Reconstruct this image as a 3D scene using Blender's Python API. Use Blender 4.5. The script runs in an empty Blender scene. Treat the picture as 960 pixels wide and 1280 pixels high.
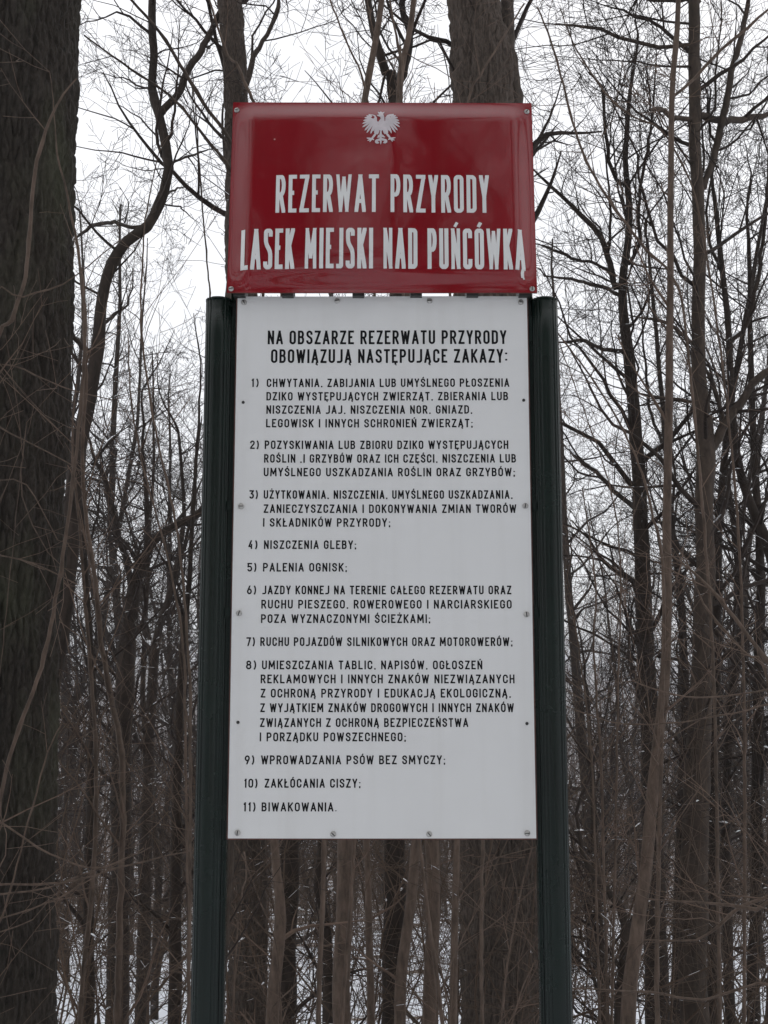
import bpy, bmesh, math, random
from mathutils import Vector, noise, Matrix
R = math.radians
PI = math.pi
sc = bpy.context.scene
COL = sc.collection

# ------------------------------------------------------------------ camera
F_PX, W_PX, H_PX, PITCH, EYE = 1483.0, 960.0, 1280.0, R(8.06), 1.62
cam_d = bpy.data.cameras.new('camera')
cam = bpy.data.objects.new('camera', cam_d)
COL.objects.link(cam)
cam_d.sensor_fit = 'VERTICAL'
cam_d.sensor_height = 36.0
cam_d.lens = F_PX / H_PX * 36.0
cam_d.clip_start = 0.05
cam_d.clip_end = 8000
cam.location = (0, 0, EYE)
cam.rotation_euler = (R(90) + PITCH, 0, 0)
sc.camera = cam
sc.render.resolution_x, sc.render.resolution_y = 768, 1024

# ------------------------------------------------------------------ light
SUN_EL, SUN_AZ = R(42), R(18)
world = bpy.data.worlds.new('World')
sc.world = world
world.use_nodes = True
nt = world.node_tree
nt.nodes.clear()
wo = nt.nodes.new('ShaderNodeOutputWorld')
bg = nt.nodes.new('ShaderNodeBackground')
bg.inputs['Strength'].default_value = 0.1
sky = nt.nodes.new('ShaderNodeTexSky')
sky.sky_type = 'NISHITA'
sky.sun_disc = False
sky.sun_elevation = SUN_EL
sky.sun_rotation = SUN_AZ
tcw = nt.nodes.new('ShaderNodeTexCoord')
nzw = nt.nodes.new('ShaderNodeTexNoise')
nzw.inputs['Scale'].default_value = 2.2
nzw.inputs['Detail'].default_value = 5
rw = nt.nodes.new('ShaderNodeValToRGB')
rw.color_ramp.elements[0].position = 0.3
rw.color_ramp.elements[0].color = (0.80, 0.81, 0.84, 1)
rw.color_ramp.elements[1].position = 0.7
rw.color_ramp.elements[1].color = (0.98, 0.98, 1.0, 1)
vm = nt.nodes.new('ShaderNodeVectorMath')
vm.operation = 'SCALE'
vm.inputs['Scale'].default_value = 8.5
mxw = nt.nodes.new('ShaderNodeMixRGB')
mxw.inputs['Fac'].default_value = 0.93          # the cloud deck hides nearly all of the blue
nt.links.new(tcw.outputs['Generated'], nzw.inputs['Vector'])
nt.links.new(nzw.outputs['Fac'], rw.inputs['Fac'])
nt.links.new(rw.outputs['Color'], vm.inputs[0])
nt.links.new(sky.outputs['Color'], mxw.inputs['Color1'])
nt.links.new(vm.outputs['Vector'], mxw.inputs['Color2'])
nt.links.new(mxw.outputs['Color'], bg.inputs['Color'])
nt.links.new(bg.outputs['Background'], wo.inputs['Surface'])

sun_d = bpy.data.lights.new('sun', 'SUN')
sun_d.energy = 0.5
sun_d.angle = R(40)
sun_d.color = (1.0, 0.97, 0.93)
sun = bpy.data.objects.new('sun', sun_d)
COL.objects.link(sun)
sd = Vector((math.sin(SUN_AZ) * math.cos(SUN_EL), math.cos(SUN_AZ) * math.cos(SUN_EL), math.sin(SUN_EL)))
sun.rotation_euler = sd.to_track_quat('Z', 'Y').to_euler()
sun.location = (0, -5, 20)

sc.view_settings.view_transform = 'Standard'
sc.view_settings.look = 'None'
sc.view_settings.exposure = 0.55
sc.view_settings.gamma = 1.0
sc.view_settings.use_curve_mapping = False
sc.cycles.max_bounces = 6
sc.cycles.diffuse_bounces = 3
sc.cycles.volume_bounces = 0

# ------------------------------------------------------------------ maths
CP, SP = math.cos(PITCH), math.sin(PITCH)
def P(px, py, Y):
    """world point seen at photograph pixel (px, py) on the vertical plane y = Y"""
    u = px - W_PX / 2
    v = H_PX / 2 - py
    t = Y / (F_PX * CP - v * SP)
    return Vector((u * t, Y, EYE + (F_PX * SP + v * CP) * t))
def pxm(py, Y):
    """metres per pixel there"""
    return Y / (F_PX * CP - (H_PX / 2 - py) * SP)

def smooth(a, b, x):
    t = max(0.0, min(1.0, (x - a) / (b - a)))
    return t * t * (3 - 2 * t)
def ground_z(x, y):
    r = y
    z = 0.0
    if r > 3.0:
        q = min(r, 130.0) - 3.0
        z = -0.160 * q - 0.62 * (1 - math.exp(-q / 4.0)) + 0.3 * (1 - math.exp(-q / 1.2)) * 0.5
        if r > 130: z -= (1 - math.exp(-(r - 130) / 40.0)) * 4.0
    if r > 3:
        z += 0.35 * smooth(5, 25, r) * noise.noise(Vector((x * 0.12, y * 0.12, 3.1)))
    z += 0.05 * noise.noise(Vector((x * 0.9, y * 0.9, 0.4)))
    if r > 500:
        k = smooth(500, 1250, r)
        z += k * (43 + 12 * noise.noise(Vector((x * 0.0035, 1.7, 0.3))) + 5 * noise.noise(Vector((x * 0.012, y * 0.008, 2.3))))
    return z

# ------------------------------------------------------------------ materials
def new_mat(name):
    m = bpy.data.materials.new(name)
    m.use_nodes = True
    n = m.node_tree
    b = n.nodes['Principled BSDF']
    return m, n, b
def N(n, t, **kw):
    d = n.nodes.new(t)
    for k, v in kw.items():
        if k in d.inputs:
            d.inputs[k].default_value = v
        else:
            setattr(d, k, v)
    return d
def ramp(n, stops):
    r = n.nodes.new('ShaderNodeValToRGB')
    e = r.color_ramp.elements
    while len(e) < len(stops):
        e.new(0.5)
    for i, (p, c) in enumerate(stops):
        e[i].position = p
        e[i].color = (c[0], c[1], c[2], 1) if not isinstance(c, (int, float)) else (c, c, c, 1)
    return r
def coords(n, scale=(1, 1, 1)):
    tc = n.nodes.new('ShaderNodeTexCoord')
    mp = n.nodes.new('ShaderNodeMapping')
    mp.inputs['Scale'].default_value = scale
    n.links.new(tc.outputs['Object'], mp.inputs['Vector'])
    return mp

def bark_mat(name, dark, light, stretch=(22, 22, 4), bump=0.6, dist=0.01, snow=0.0, moss=None, algae=0.0):
    m, n, b = new_mat(name)
    mp = coords(n, stretch)
    nz = N(n, 'ShaderNodeTexNoise', Scale=1.0, Detail=8.0, Roughness=0.65)
    n.links.new(mp.outputs[0], nz.inputs['Vector'])
    mp2 = coords(n, (1.6, 1.6, 0.7))
    nz2 = N(n, 'ShaderNodeTexNoise', Scale=1.0, Detail=4.0)
    n.links.new(mp2.outputs[0], nz2.inputs['Vector'])
    rp = ramp(n, [(0.3, dark), (0.68, light)])
    n.links.new(nz.outputs['Fac'], rp.inputs['Fac'])
    hs = N(n, 'ShaderNodeMixRGB', blend_type='MULTIPLY', Fac=0.7)
    rp2 = ramp(n, [(0.3, (0.62, 0.64, 0.62)), (0.7, (1.12, 1.08, 1.05))])
    n.links.new(nz2.outputs['Fac'], rp2.inputs['Fac'])
    n.links.new(rp.outputs['Color'], hs.inputs['Color1'])
    n.links.new(rp2.outputs['Color'], hs.inputs['Color2'])
    last = hs.outputs['Color']
    if algae > 0:
        mp4 = coords(n, (5, 5, 1.5))
        nz4 = N(n, 'ShaderNodeTexNoise', Scale=1.0, Detail=5.0)
        n.links.new(mp4.outputs[0], nz4.inputs['Vector'])
        r4 = ramp(n, [(0.5, 0.0), (0.72, algae)])
        n.links.new(nz4.outputs['Fac'], r4.inputs['Fac'])
        mg = N(n, 'ShaderNodeMixRGB')
        mg.inputs['Color2'].default_value = (0.075, 0.085, 0.045, 1)
        n.links.new(r4.outputs['Color'], mg.inputs['Fac'])
        n.links.new(last, mg.inputs['Color1'])
        last = mg.outputs['Color']
    if snow > 0:
        g = n.nodes.new('ShaderNodeNewGeometry')
        sx = n.nodes.new('ShaderNodeSeparateXYZ')
        n.links.new(g.outputs['Normal'], sx.inputs[0])
        r1 = ramp(n, [(0.55, 0.0), (0.75, 1.0)])
        n.links.new(sx.outputs['Z'], r1.inputs['Fac'])
        nz3 = N(n, 'ShaderNodeTexNoise', Scale=6.0, Detail=3.0)
        n.links.new(g.outputs['Position'], nz3.inputs['Vector'])
        r3 = ramp(n, [(0.66 - snow * 0.25, 0.0), (0.68 - snow * 0.25, 1.0)])
        n.links.new(nz3.outputs['Fac'], r3.inputs['Fac'])
        mu = N(n, 'ShaderNodeMath', operation='MULTIPLY')
        n.links.new(r1.outputs['Color'], mu.inputs[0])
        n.links.new(r3.outputs['Color'], mu.inputs[1])
        mx = N(n, 'ShaderNodeMixRGB')
        mx.inputs['Color2'].default_value = (0.8, 0.82, 0.85, 1)
        n.links.new(mu.outputs[0], mx.inputs['Fac'])
        n.links.new(last, mx.inputs['Color1'])
        last = mx.outputs['Color']
    n.links.new(last, b.inputs['Base Color'])
    b.inputs['Roughness'].default_value = 0.85
    b.inputs['Specular IOR Level'].default_value = 0.25
    bp = N(n, 'ShaderNodeBump', Strength=bump, Distance=dist)
    n.links.new(nz.outputs['Fac'], bp.inputs['Height'])
    n.links.new(bp.outputs[0], b.inputs['Normal'])
    return m

M = {}
M['bark_ridged'] = bark_mat('bark_ridged', (0.011, 0.009, 0.007), (0.050, 0.041, 0.033), (90, 90, 30), 1.0, 0.008, algae=0.3)
M['bark_ridged_brown'] = bark_mat('bark_ridged_brown', (0.028, 0.022, 0.018), (0.115, 0.090, 0.074), (90, 90, 24), 1.0, 0.008)
M['bark_dark'] = bark_mat('bark_dark', (0.017, 0.013, 0.010), (0.052, 0.038, 0.030), (26, 26, 8), 0.6, 0.008, snow=0.45)
M['bark_brown'] = bark_mat('bark_brown', (0.055, 0.040, 0.031), (0.150, 0.108, 0.084), (34, 34, 12), 0.9, 0.008)
M['bark_smooth'] = bark_mat('bark_smooth', (0.030, 0.023, 0.018), (0.082, 0.061, 0.048), (24, 24, 10), 0.4, 0.004, snow=0.2)
M['twig_dark'] = bark_mat('twig_dark', (0.017, 0.012, 0.010), (0.045, 0.033, 0.027), (8, 8, 8), 0.0, 0.001, snow=0.08)
M['twig_brown'] = bark_mat('twig_brown', (0.078, 0.055, 0.043), (0.17, 0.118, 0.09), (8, 8, 8), 0.0, 0.001, snow=0.0)
M['wood_far'] = bark_mat('wood_far', (0.045, 0.031, 0.022), (0.115, 0.079, 0.057), (0.4, 0.4, 0.4), 0.0, 0.001, snow=0.05)

def ground_mat():
    m, n, b = new_mat('snow_and_litter')
    g = n.nodes.new('ShaderNodeNewGeometry')
    nz = N(n, 'ShaderNodeTexNoise', Scale=0.55, Detail=9.0, Roughness=0.62)
    n.links.new(g.outputs['Position'], nz.inputs['Vector'])
    lit = N(n, 'ShaderNodeTexVoronoi', Scale=22.0)
    n.links.new(g.outputs['Position'], lit.inputs['Vector'])
    rl = ramp(n, [(0.0, (0.05, 0.036, 0.026)), (0.5, (0.12, 0.08, 0.055)), (1.0, (0.2, 0.14, 0.1))])
    n.links.new(lit.outputs['Color'], rl.inputs['Fac'])
    # snow lies thick on the shoulder of the slope, thin and broken further down in the wood
    sx = n.nodes.new('ShaderNodeSeparateXYZ')
    n.links.new(g.outputs['Position'], sx.inputs[0])
    mr = N(n, 'ShaderNodeMapRange')
    mr.inputs['From Min'].default_value = 25
    mr.inputs['From Max'].default_value = 70
    mr.inputs['To Min'].default_value = 0.10
    mr.inputs['To Max'].default_value = -0.06
    n.links.new(sx.outputs['Y'], mr.inputs['Value'])
    ad = N(n, 'ShaderNodeMath', operation='ADD')
    n.links.new(nz.outputs['Fac'], ad.inputs[0])
    n.links.new(mr.outputs[0], ad.inputs[1])
    rs = ramp(n, [(0.47, 0.0), (0.53, 1.0)])
    n.links.new(ad.outputs[0], rs.inputs['Fac'])
    mx = N(n, 'ShaderNodeMixRGB')
    mx.inputs['Color2'].default_value = (0.78, 0.81, 0.86, 1)
    n.links.new(rs.outputs['Color'], mx.inputs['Fac'])
    n.links.new(rl.outputs['Color'], mx.inputs['Color1'])
    n.links.new(mx.outputs['Color'], b.inputs['Base Color'])
    b.inputs['Roughness'].default_value = 0.9
    bp = N(n, 'ShaderNodeBump', Strength=0.5, Distance=0.04)
    n.links.new(nz.outputs['Fac'], bp.inputs['Height'])
    n.links.new(bp.outputs[0], b.inputs['Normal'])
    return m
M['ground'] = ground_mat()
M['snow'] = bark_mat('snow', (0.78, 0.8, 0.84), (0.86, 0.87, 0.9), (9, 9, 9), 0.1, 0.002)

def simple(name, col, rough=0.5, metal=0.0, spec=0.5, coat=0.0, var=0.0, vs=8.0, bump=0.0, bs=200.0):
    m, n, b = new_mat(name)
    b.inputs['Base Color'].default_value = (*col, 1)
    b.inputs['Roughness'].default_value = rough
    b.inputs['Metallic'].default_value = metal
    b.inputs['Specular IOR Level'].default_value = spec
    b.inputs['Coat Weight'].default_value = coat
    b.inputs['Coat Roughness'].default_value = 0.08
    if var > 0:
        mp = coords(n)
        nz = N(n, 'ShaderNodeTexNoise', Scale=vs, Detail=6.0)
        n.links.new(mp.outputs[0], nz.inputs['Vector'])
        rp = ramp(n, [(0.3, tuple(c * (1 - var) for c in col)), (0.7, tuple(min(1, c * (1 + var)) for c in col))])
        n.links.new(nz.outputs['Fac'], rp.inputs['Fac'])
        n.links.new(rp.outputs['Color'], b.inputs['Base Color'])
        if bump > 0:
            nb = N(n, 'ShaderNodeTexNoise', Scale=bs, Detail=2.0)
            n.links.new(mp.outputs[0], nb.inputs['Vector'])
            bp = N(n, 'ShaderNodeBump', Strength=bump, Distance=0.001)
            n.links.new(nb.outputs['Fac'], bp.inputs['Height'])
            n.links.new(bp.outputs[0], b.inputs['Normal'])
    return m
def specked(name, col, var, speck, rough, spec, coat=0.0, speck_scale=38.0, thr=0.045, dirt=(0.3, 0.28, 0.22), dirt_amt=0.25):
    """paint with faint mottling, a few specks of dirt and vertical rain streaks"""
    m, n, b = new_mat(name)
    mp = coords(n)
    nz = N(n, 'ShaderNodeTexNoise', Scale=5.0, Detail=8.0, Roughness=0.6)
    n.links.new(mp.outputs[0], nz.inputs['Vector'])
    rp = ramp(n, [(0.3, tuple(c * (1 - var) for c in col)), (0.7, tuple(min(1, c * (1 + var)) for c in col))])
    n.links.new(nz.outputs['Fac'], rp.inputs['Fac'])
    vo = N(n, 'ShaderNodeTexVoronoi', Scale=speck_scale)
    vo.inputs['Randomness'].default_value = 1.0
    n.links.new(mp.outputs[0], vo.inputs['Vector'])
    rv = ramp(n, [(thr * 0.7, 1.0), (thr, 0.0)])
    n.links.new(vo.outputs['Distance'], rv.inputs['Fac'])
    sx = n.nodes.new('ShaderNodeSeparateColor')
    n.links.new(vo.outputs['Color'], sx.inputs[0])
    rr = ramp(n, [(0.9, 0.0), (0.93, 1.0)])
    n.links.new(sx.outputs[0], rr.inputs['Fac'])
    mu = N(n, 'ShaderNodeMath', operation='MULTIPLY')
    n.links.new(rv.outputs['Color'], mu.inputs[0])
    n.links.new(rr.outputs['Color'], mu.inputs[1])
    mx = N(n, 'ShaderNodeMixRGB')
    mx.inputs['Color2'].default_value = (*speck, 1)
    n.links.new(mu.outputs[0], mx.inputs['Fac'])
    n.links.new(rp.outputs['Color'], mx.inputs['Color1'])
    mp2 = coords(n, (30, 30, 1.2))
    st = N(n, 'ShaderNodeTexNoise', Scale=1.0, Detail=5.0)
    n.links.new(mp2.outputs[0], st.inputs['Vector'])
    rt = ramp(n, [(0.5, 0.0), (0.8, dirt_amt)])
    n.links.new(st.outputs['Fac'], rt.inputs['Fac'])
    m2 = N(n, 'ShaderNodeMixRGB')
    m2.inputs['Color2'].default_value = (*dirt, 1)
    n.links.new(rt.outputs['Color'], m2.inputs['Fac'])
    n.links.new(mx.outputs['Color'], m2.inputs['Color1'])
    n.links.new(m2.outputs['Color'], b.inputs['Base Color'])
    b.inputs['Roughness'].default_value = rough
    b.inputs['Specular IOR Level'].default_value = spec
    b.inputs['Coat Weight'].default_value = coat
    b.inputs['Coat Roughness'].default_value = 0.03
    rro = ramp(n, [(0.3, rough * 0.8), (0.7, min(1, rough * 1.35))])
    n.links.new(nz.outputs['Fac'], rro.inputs['Fac'])
    n.links.new(rro.outputs['Color'], b.inputs['Roughness'])
    nb = N(n, 'ShaderNodeTexNoise', Scale=260.0, Detail=2.0)
    n.links.new(mp.outputs[0], nb.inputs['Vector'])
    bp = N(n, 'ShaderNodeBump', Strength=0.12, Distance=0.0006)
    n.links.new(nb.outputs['Fac'], bp.inputs['Height'])
    n.links.new(bp.outputs[0], b.inputs['Normal'])
    return m
M['red'] = specked('red_enamel', (0.20, 0.007, 0.012), 0.08, (0.5, 0.3, 0.28), 0.045, 0.5, 0.25, speck_scale=26, thr=0.06, dirt=(0.2, 0.08, 0.07), dirt_amt=0.15)
M['white'] = specked('white_enamel', (0.68, 0.68, 0.67), 0.02, (0.14, 0.11, 0.09), 0.4, 0.35, 0.0, speck_scale=30, thr=0.032, dirt=(0.42, 0.40, 0.35), dirt_amt=0.13)
M['black'] = simple('black_print', (0.008, 0.008, 0.009), 0.6, spec=0.1)
M['letter_white'] = simple('white_vinyl', (0.66, 0.66, 0.65), 0.4, var=0.06, vs=14)
M['eagle'] = simple('grey_white_print', (0.55, 0.5, 0.52), 0.45, var=0.1, vs=60)
M['green'] = specked('green_paint', (0.0025, 0.0085, 0.006), 0.25, (0.12, 0.12, 0.10), 0.24, 0.28, 0.0, speck_scale=60, thr=0.03, dirt=(0.018, 0.018, 0.015), dirt_amt=0.4)
M['steel'] = simple('weathered_steel', (0.42, 0.41, 0.39), 0.42, metal=0.8, var=0.25, vs=300)
M['dark_steel'] = simple('dark_steel', (0.03, 0.03, 0.028), 0.5, metal=0.3)
M['rust'] = simple('rusty_edge', (0.11, 0.045, 0.035), 0.7, var=0.35, vs=40)
M['alu'] = simple('aluminium_rail', (0.5, 0.5, 0.5), 0.4, metal=0.8, var=0.15, vs=30)

# ------------------------------------------------------------------ builders
def tag(o, label=None, cat=None, group=None, kind=None):
    if label: o['label'] = label
    if cat: o['category'] = cat
    if group: o['group'] = group
    if kind: o['kind'] = kind
    return o
def empty(name, loc, label=None, cat=None, group=None):
    o = bpy.data.objects.new(name, None)
    o.empty_display_size = 0.2
    COL.objects.link(o)
    o.location = loc
    return tag(o, label, cat, group)
class MB:
    def __init__(s):
        s.v = []; s.f = []
    def mesh(s, name, mat, origin=(0, 0, 0), smooth_=True):
        me = bpy.data.meshes.new(name)
        ox, oy, oz = origin
        if ox or oy or oz:
            vs = [(a[0] - ox, a[1] - oy, a[2] - oz) for a in s.v]
        else:
            vs = s.v
        me.from_pydata(vs, [], s.f)
        me.materials.append(mat)
        if smooth_:
            me.polygons.foreach_set('use_smooth', [True] * len(me.polygons))
        me.update()
        return me
    def build(s, name, mat, parent=None, smooth_=True):
        """vertices are world coordinates; the child is placed under its parent"""
        org = tuple(parent['_org']) if parent and '_org' in parent else (0, 0, 0)
        me = s.mesh(name, mat, org, smooth_)
        o = bpy.data.objects.new(name, me)
        COL.objects.link(o)
        if parent:
            o.parent = parent
        return o
    def box(s, a, b):
        i = len(s.v)
        s.v += [(x, y, z) for x in (a[0], b[0]) for y in (a[1], b[1]) for z in (a[2], b[2])]
        for q in ((0, 1, 3, 2), (4, 6, 7, 5), (0, 4, 5, 1), (2, 3, 7, 6), (0, 2, 6, 4), (1, 5, 7, 3)):
            s.f.append(tuple(i + k for k in q))
    def prism(s, prof, z0, z1, segs=1):
        n = len(prof)
        i = len(s.v)
        for k in range(segs + 1):
            z = z0 + (z1 - z0) * k / segs
            s.v += [(x, y, z) for x, y in prof]
        for k in range(segs):
            for j in range(n):
                j2 = (j + 1) % n
                a = i + k * n
                s.f.append((a + j, a + j2, a + n + j2, a + n + j))
        s.f.append(tuple(i + segs * n + j for j in range(n)))
        s.f.append(tuple(i + j for j in reversed(range(n))))
    def tube(s, pts, rad, sides, cap=True, disp=None):
        n = len(pts)
        if n < 2: return
        base = len(s.v)
        V = s.v
        t = (pts[1] - pts[0]).normalized()
        ref = Vector((0, 1, 0)) if abs(t.y) < 0.9 else Vector((1, 0, 0))
        nx = ref.cross(t).normalized()
        cs = [(math.cos(2 * PI * k / sides), math.sin(2 * PI * k / sides)) for k in range(sides)]
        for i in range(n):
            if i == 0: t = pts[1] - pts[0]
            elif i == n - 1: t = pts[i] - pts[i - 1]
            else: t = pts[i + 1] - pts[i - 1]
            t = t.normalized()
            nx = (nx - t * nx.dot(t))
            if nx.length < 1e-6: nx = t.orthogonal()
            nx.normalize()
            ny = t.cross(nx)
            p = pts[i]; r = rad[i]
            if disp is None:
                for c, q in cs:
                    V.append((p.x + (nx.x * c + ny.x * q) * r, p.y + (nx.y * c + ny.y * q) * r, p.z + (nx.z * c + ny.z * q) * r))
            else:
                for c, q in cs:
                    d = nx * c + ny * q
                    w = p + d * (r + disp(p, d, r))
                    V.append((w.x, w.y, w.z))
        for i in range(n - 1):
            a = base + i * sides; b = a + sides
            for k in range(sides):
                k2 = (k + 1) % sides
                s.f.append((a + k, a + k2, b + k2, b + k))
        if cap:
            s.f.append(tuple(base + (n - 1) * sides + k for k in range(sides)))

def org_empty(name, loc, label, cat, group=None):
    o = empty(name, loc, label, cat, group)
    o['_org'] = tuple(loc)
    return o

# ------------------------------------------------------------------ ground
def make_ground():
    ys = []
    y = -60.0
    while y < 2000:
        ys.append(y)
        y += 0.35 if -2 < y < 14 else max(0.5, abs(y) * 0.04)
    xs = [0.0]
    x = 0.0
    while x < 2000:
        x += max(0.4, x * 0.06)
        xs.append(x)
    xs = [-a for a in reversed(xs[1:])] + xs
    mb = MB()
    nx = len(xs)
    for yy in ys:
        for xx in xs:
            mb.v.append((xx, yy, ground_z(xx, yy)))
    for j in range(len(ys) - 1):
        for i in range(nx - 1):
            a = j * nx + i
            mb.f.append((a, a + 1, a + nx + 1, a + nx))
    o = mb.build('ground', M['ground'])
    tag(o, kind='structure')
make_ground()

# ------------------------------------------------------------------ stroke lettering
def arc(cx, cy, rx, ry, a0, a1, n=8):
    return [(cx + rx * math.cos(R(a0 + (a1 - a0) * i / n)), cy + ry * math.sin(R(a0 + (a1 - a0) * i / n))) for i in range(n + 1)]
def bez(a, b, c, d, n=8):
    o = []
    for i in range(n + 1):
        t = i / n; u = 1 - t
        o.append(tuple(u**3 * a[k] + 3 * u * u * t * b[k] + 3 * u * t * t * c[k] + t**3 * d[k] for k in (0, 1)))
    return o
def glyph(ch, q):
    """strokes in the unit box; q = box width / height"""
    h = 0.5 * q
    acc = None
    D = {'Ą': 'A', 'Ę': 'E', 'Ś': 'S', 'Ń': 'N', 'Ć': 'C', 'Ó': 'O', 'Ź': 'Z', 'Ż': 'Z', 'Ł': 'L'}
    if ch in D:
        acc = ch; ch = D[ch]
    S = []
    def a(p, closed=False): S.append((p, closed))
    if ch == 'A':
        a([(0, 0), (0.5, 1), (1, 0)]); a([(0.17, 0.27), (0.83, 0.27)])
    elif ch == 'B':
        a([(0, 0), (0, 1)] + arc(0.55, 1 - 0.235, 0.38, 0.235, 90, -90) + [(0, 0.53)])
        a([(0, 0.53)] + arc(0.55, 0.265, 0.45, 0.265, 90, -90) + [(0, 0)])
    elif ch == 'C':
        a([(1, 1 - h - 0.14)] + arc(0.5, 1 - h, 0.5, h, 0, 180) + arc(0.5, h, 0.5, h, 180, 360) + [(1, h + 0.14)])
    elif ch == 'D':
        a([(0, 0), (0, 1)] + arc(0.45, 1 - 1.1 * h, 0.55, 1.1 * h, 90, 0) + arc(0.45, 1.1 * h, 0.55, 1.1 * h, 0, -90), True)
    elif ch == 'E':
        a([(1, 1), (0, 1), (0, 0), (1, 0)]); a([(0, 0.52), (0.85, 0.52)])
    elif ch == 'F':
        a([(1, 1), (0, 1), (0, 0)]); a([(0, 0.52), (0.85, 0.52)])
    elif ch == 'G':
        a([(1, 1 - h - 0.12)] + arc(0.5, 1 - h, 0.5, h, 0, 180) + arc(0.5, h, 0.5, h, 180, 360) + [(1, 0.46), (0.55, 0.46)])
    elif ch == 'H':
        a([(0, 0), (0, 1)]); a([(1, 0), (1, 1)]); a([(0, 0.52), (1, 0.52)])
    elif ch == 'I':
        a([(0.5, 0), (0.5, 1)])
    elif ch == 'J':
        a([(1, 1)] + arc(0.45, 1.1 * h, 0.55, 1.1 * h, 0, -90) + [(0, 0)])
    elif ch == 'K':
        a([(0, 0), (0, 1)]); a([(1, 1), (0.08, 0.42)]); a([(0.33, 0.58), (1, 0)])
    elif ch == 'L':
        a([(0, 1), (0, 0), (1, 0)])
    elif ch == 'M':
        a([(0, 0), (0.06, 1), (0.5, 0.25), (0.94, 1), (1, 0)])
    elif ch == 'N':
        a([(0, 0), (0, 1), (1, 0), (1, 1)])
    elif ch == 'O':
        a(arc(0.5, 1 - h, 0.5, h, 0, 180) + arc(0.5, h, 0.5, h, 180, 360), True)
    elif ch == 'P':
        a([(0, 0), (0, 1)] + arc(0.55, 1 - 0.27, 0.45, 0.27, 90, -90) + [(0, 0.46)])
    elif ch == 'R':
        a([(0, 0), (0, 1)] + arc(0.55, 1 - 0.26, 0.43, 0.26, 90, -90) + [(0, 0.48)]); a([(0.5, 0.48), (1, 0)])
    elif ch == 'S':
        a([(0.97, 1 - h - 0.1)] + arc(0.5, 1 - h, 0.48, h, 0, 180) + bez((0.02, 0.78), (0.02, 0.52), (1, 0.54), (1, 0.27)) + arc(0.5, h, 0.5, h, 0, -180) + [(0, h + 0.08)])
    elif ch == 'T':
        a([(0, 1), (1, 1)]); a([(0.5, 1), (0.5, 0)])
    elif ch == 'U':
        a([(0, 1)] + arc(0.5, h, 0.5, h, 180, 360) + [(1, 1)])
    elif ch == 'W':
        a([(0, 1), (0.24, 0), (0.5, 0.95), (0.76, 0), (1, 1)])
    elif ch == 'Y':
        a([(0, 1), (0.5, 0.42), (1, 1)]); a([(0.5, 0.45), (0.5, 0)])
    elif ch == 'Z':
        a([(0, 1), (1, 1), (0, 0), (1, 0)])
    elif ch == '0':
        return glyph('O', q)
    elif ch == '1':
        a([(0.0, 0.78), (0.8, 1), (0.8, 0)])
    elif ch == '2':
        a([(0, 1 - h - 0.05)] + arc(0.5, 1 - h, 0.5, h, 180, 0) + bez((1, 1 - h), (1, 0.5), (0.1, 0.3), (0, 0)) + [(1, 0)])
    elif ch == '3':
        a([(0, 1), (1, 1), (0.4, 0.6)] + arc(0.5, 0.3, 0.5, 0.3, 80, -90) + arc(0.5, h, 0.5, h, -95, -180, 4))
    elif ch == '4':
        a([(0.85, 0.25), (0, 0.25), (0.62, 1)]); a([(0.72, 0.6), (0.72, 0)])
    elif ch == '5':
        a([(0.95, 1), (0.08, 1), (0.04, 0.56)] + arc(0.5, 0.31, 0.5, 0.31, 110, -90) + arc(0.5, h, 0.5, h, -95, -180, 4))
    elif ch == '6':
        a(arc(0.5, 0.3, 0.5, 0.3, 0, 360, 14), True); a([(0.02, 0.34), (0.55, 1)])
    elif ch == '7':
        a([(0, 1), (1, 1), (0.35, 0)])
    elif ch == '8':
        a(arc(0.5, 0.76, 0.42, 0.24, 0, 360, 14), True); a(arc(0.5, 0.27, 0.5, 0.27, 0, 360, 14), True)
    elif ch == '9':
        a(arc(0.5, 0.7, 0.5, 0.3, 0, 360, 14), True); a([(0.98, 0.66), (0.45, 0)])
    elif ch == ')':
        a(bez((0, 1.08), (1.2, 0.75), (1.2, 0.2), (0, -0.12)))
    elif ch in '.,':
        a([(0.5, -0.07), (0.5, 0.07)])
        if ch == ',': S[-1] = ([(0.6, 0.08), (0.45, -0.13)], False)
    elif ch == ':':
        a([(0.5, 0.1), (0.5, 0.24)]); a([(0.5, 0.64), (0.5, 0.78)])
    elif ch == ';':
        a([(0.6, 0.12), (0.4, -0.16)]); a([(0.5, 0.5), (0.5, 0.64)])
    if acc:
        if acc in 'ĄĘ':
            x0 = 0.95 if acc == 'Ą' else 0.8
            a([(x0, 0.0), (x0 - 0.17, -0.12), (x0 - 0.1, -0.23), (x0 + 0.14, -0.22)])
        elif acc == 'Ż':
            a([(0.5, 1.18), (0.5, 1.34)])
        elif acc == 'Ł':
            a([(-0.25, 0.36), (0.62, 0.72)])
        else:
            a([(0.4, 1.14), (0.74, 1.32)] if q > 0.3 else [(0.35, 1.10), (0.8, 1.22)])
    return S
GW = {'I': 0.0, 'M': 0.62, 'W': 0.68, 'J': 0.34, 'L': 0.36, 'E': 0.36, 'F': 0.36, 'Ę': 0.36, 'Ł': 0.36, 'A': 0.47, 'Ą': 0.47,
      '1': 0.16, ')': 0.16, '.': 0.0, ',': 0.04, ':': 0.0, ';': 0.04, ' ': 0.25, 'T': 0.38, 'Y': 0.42, 'Z': 0.40, 'Ż': 0.40, 'Ź': 0.4}
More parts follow.
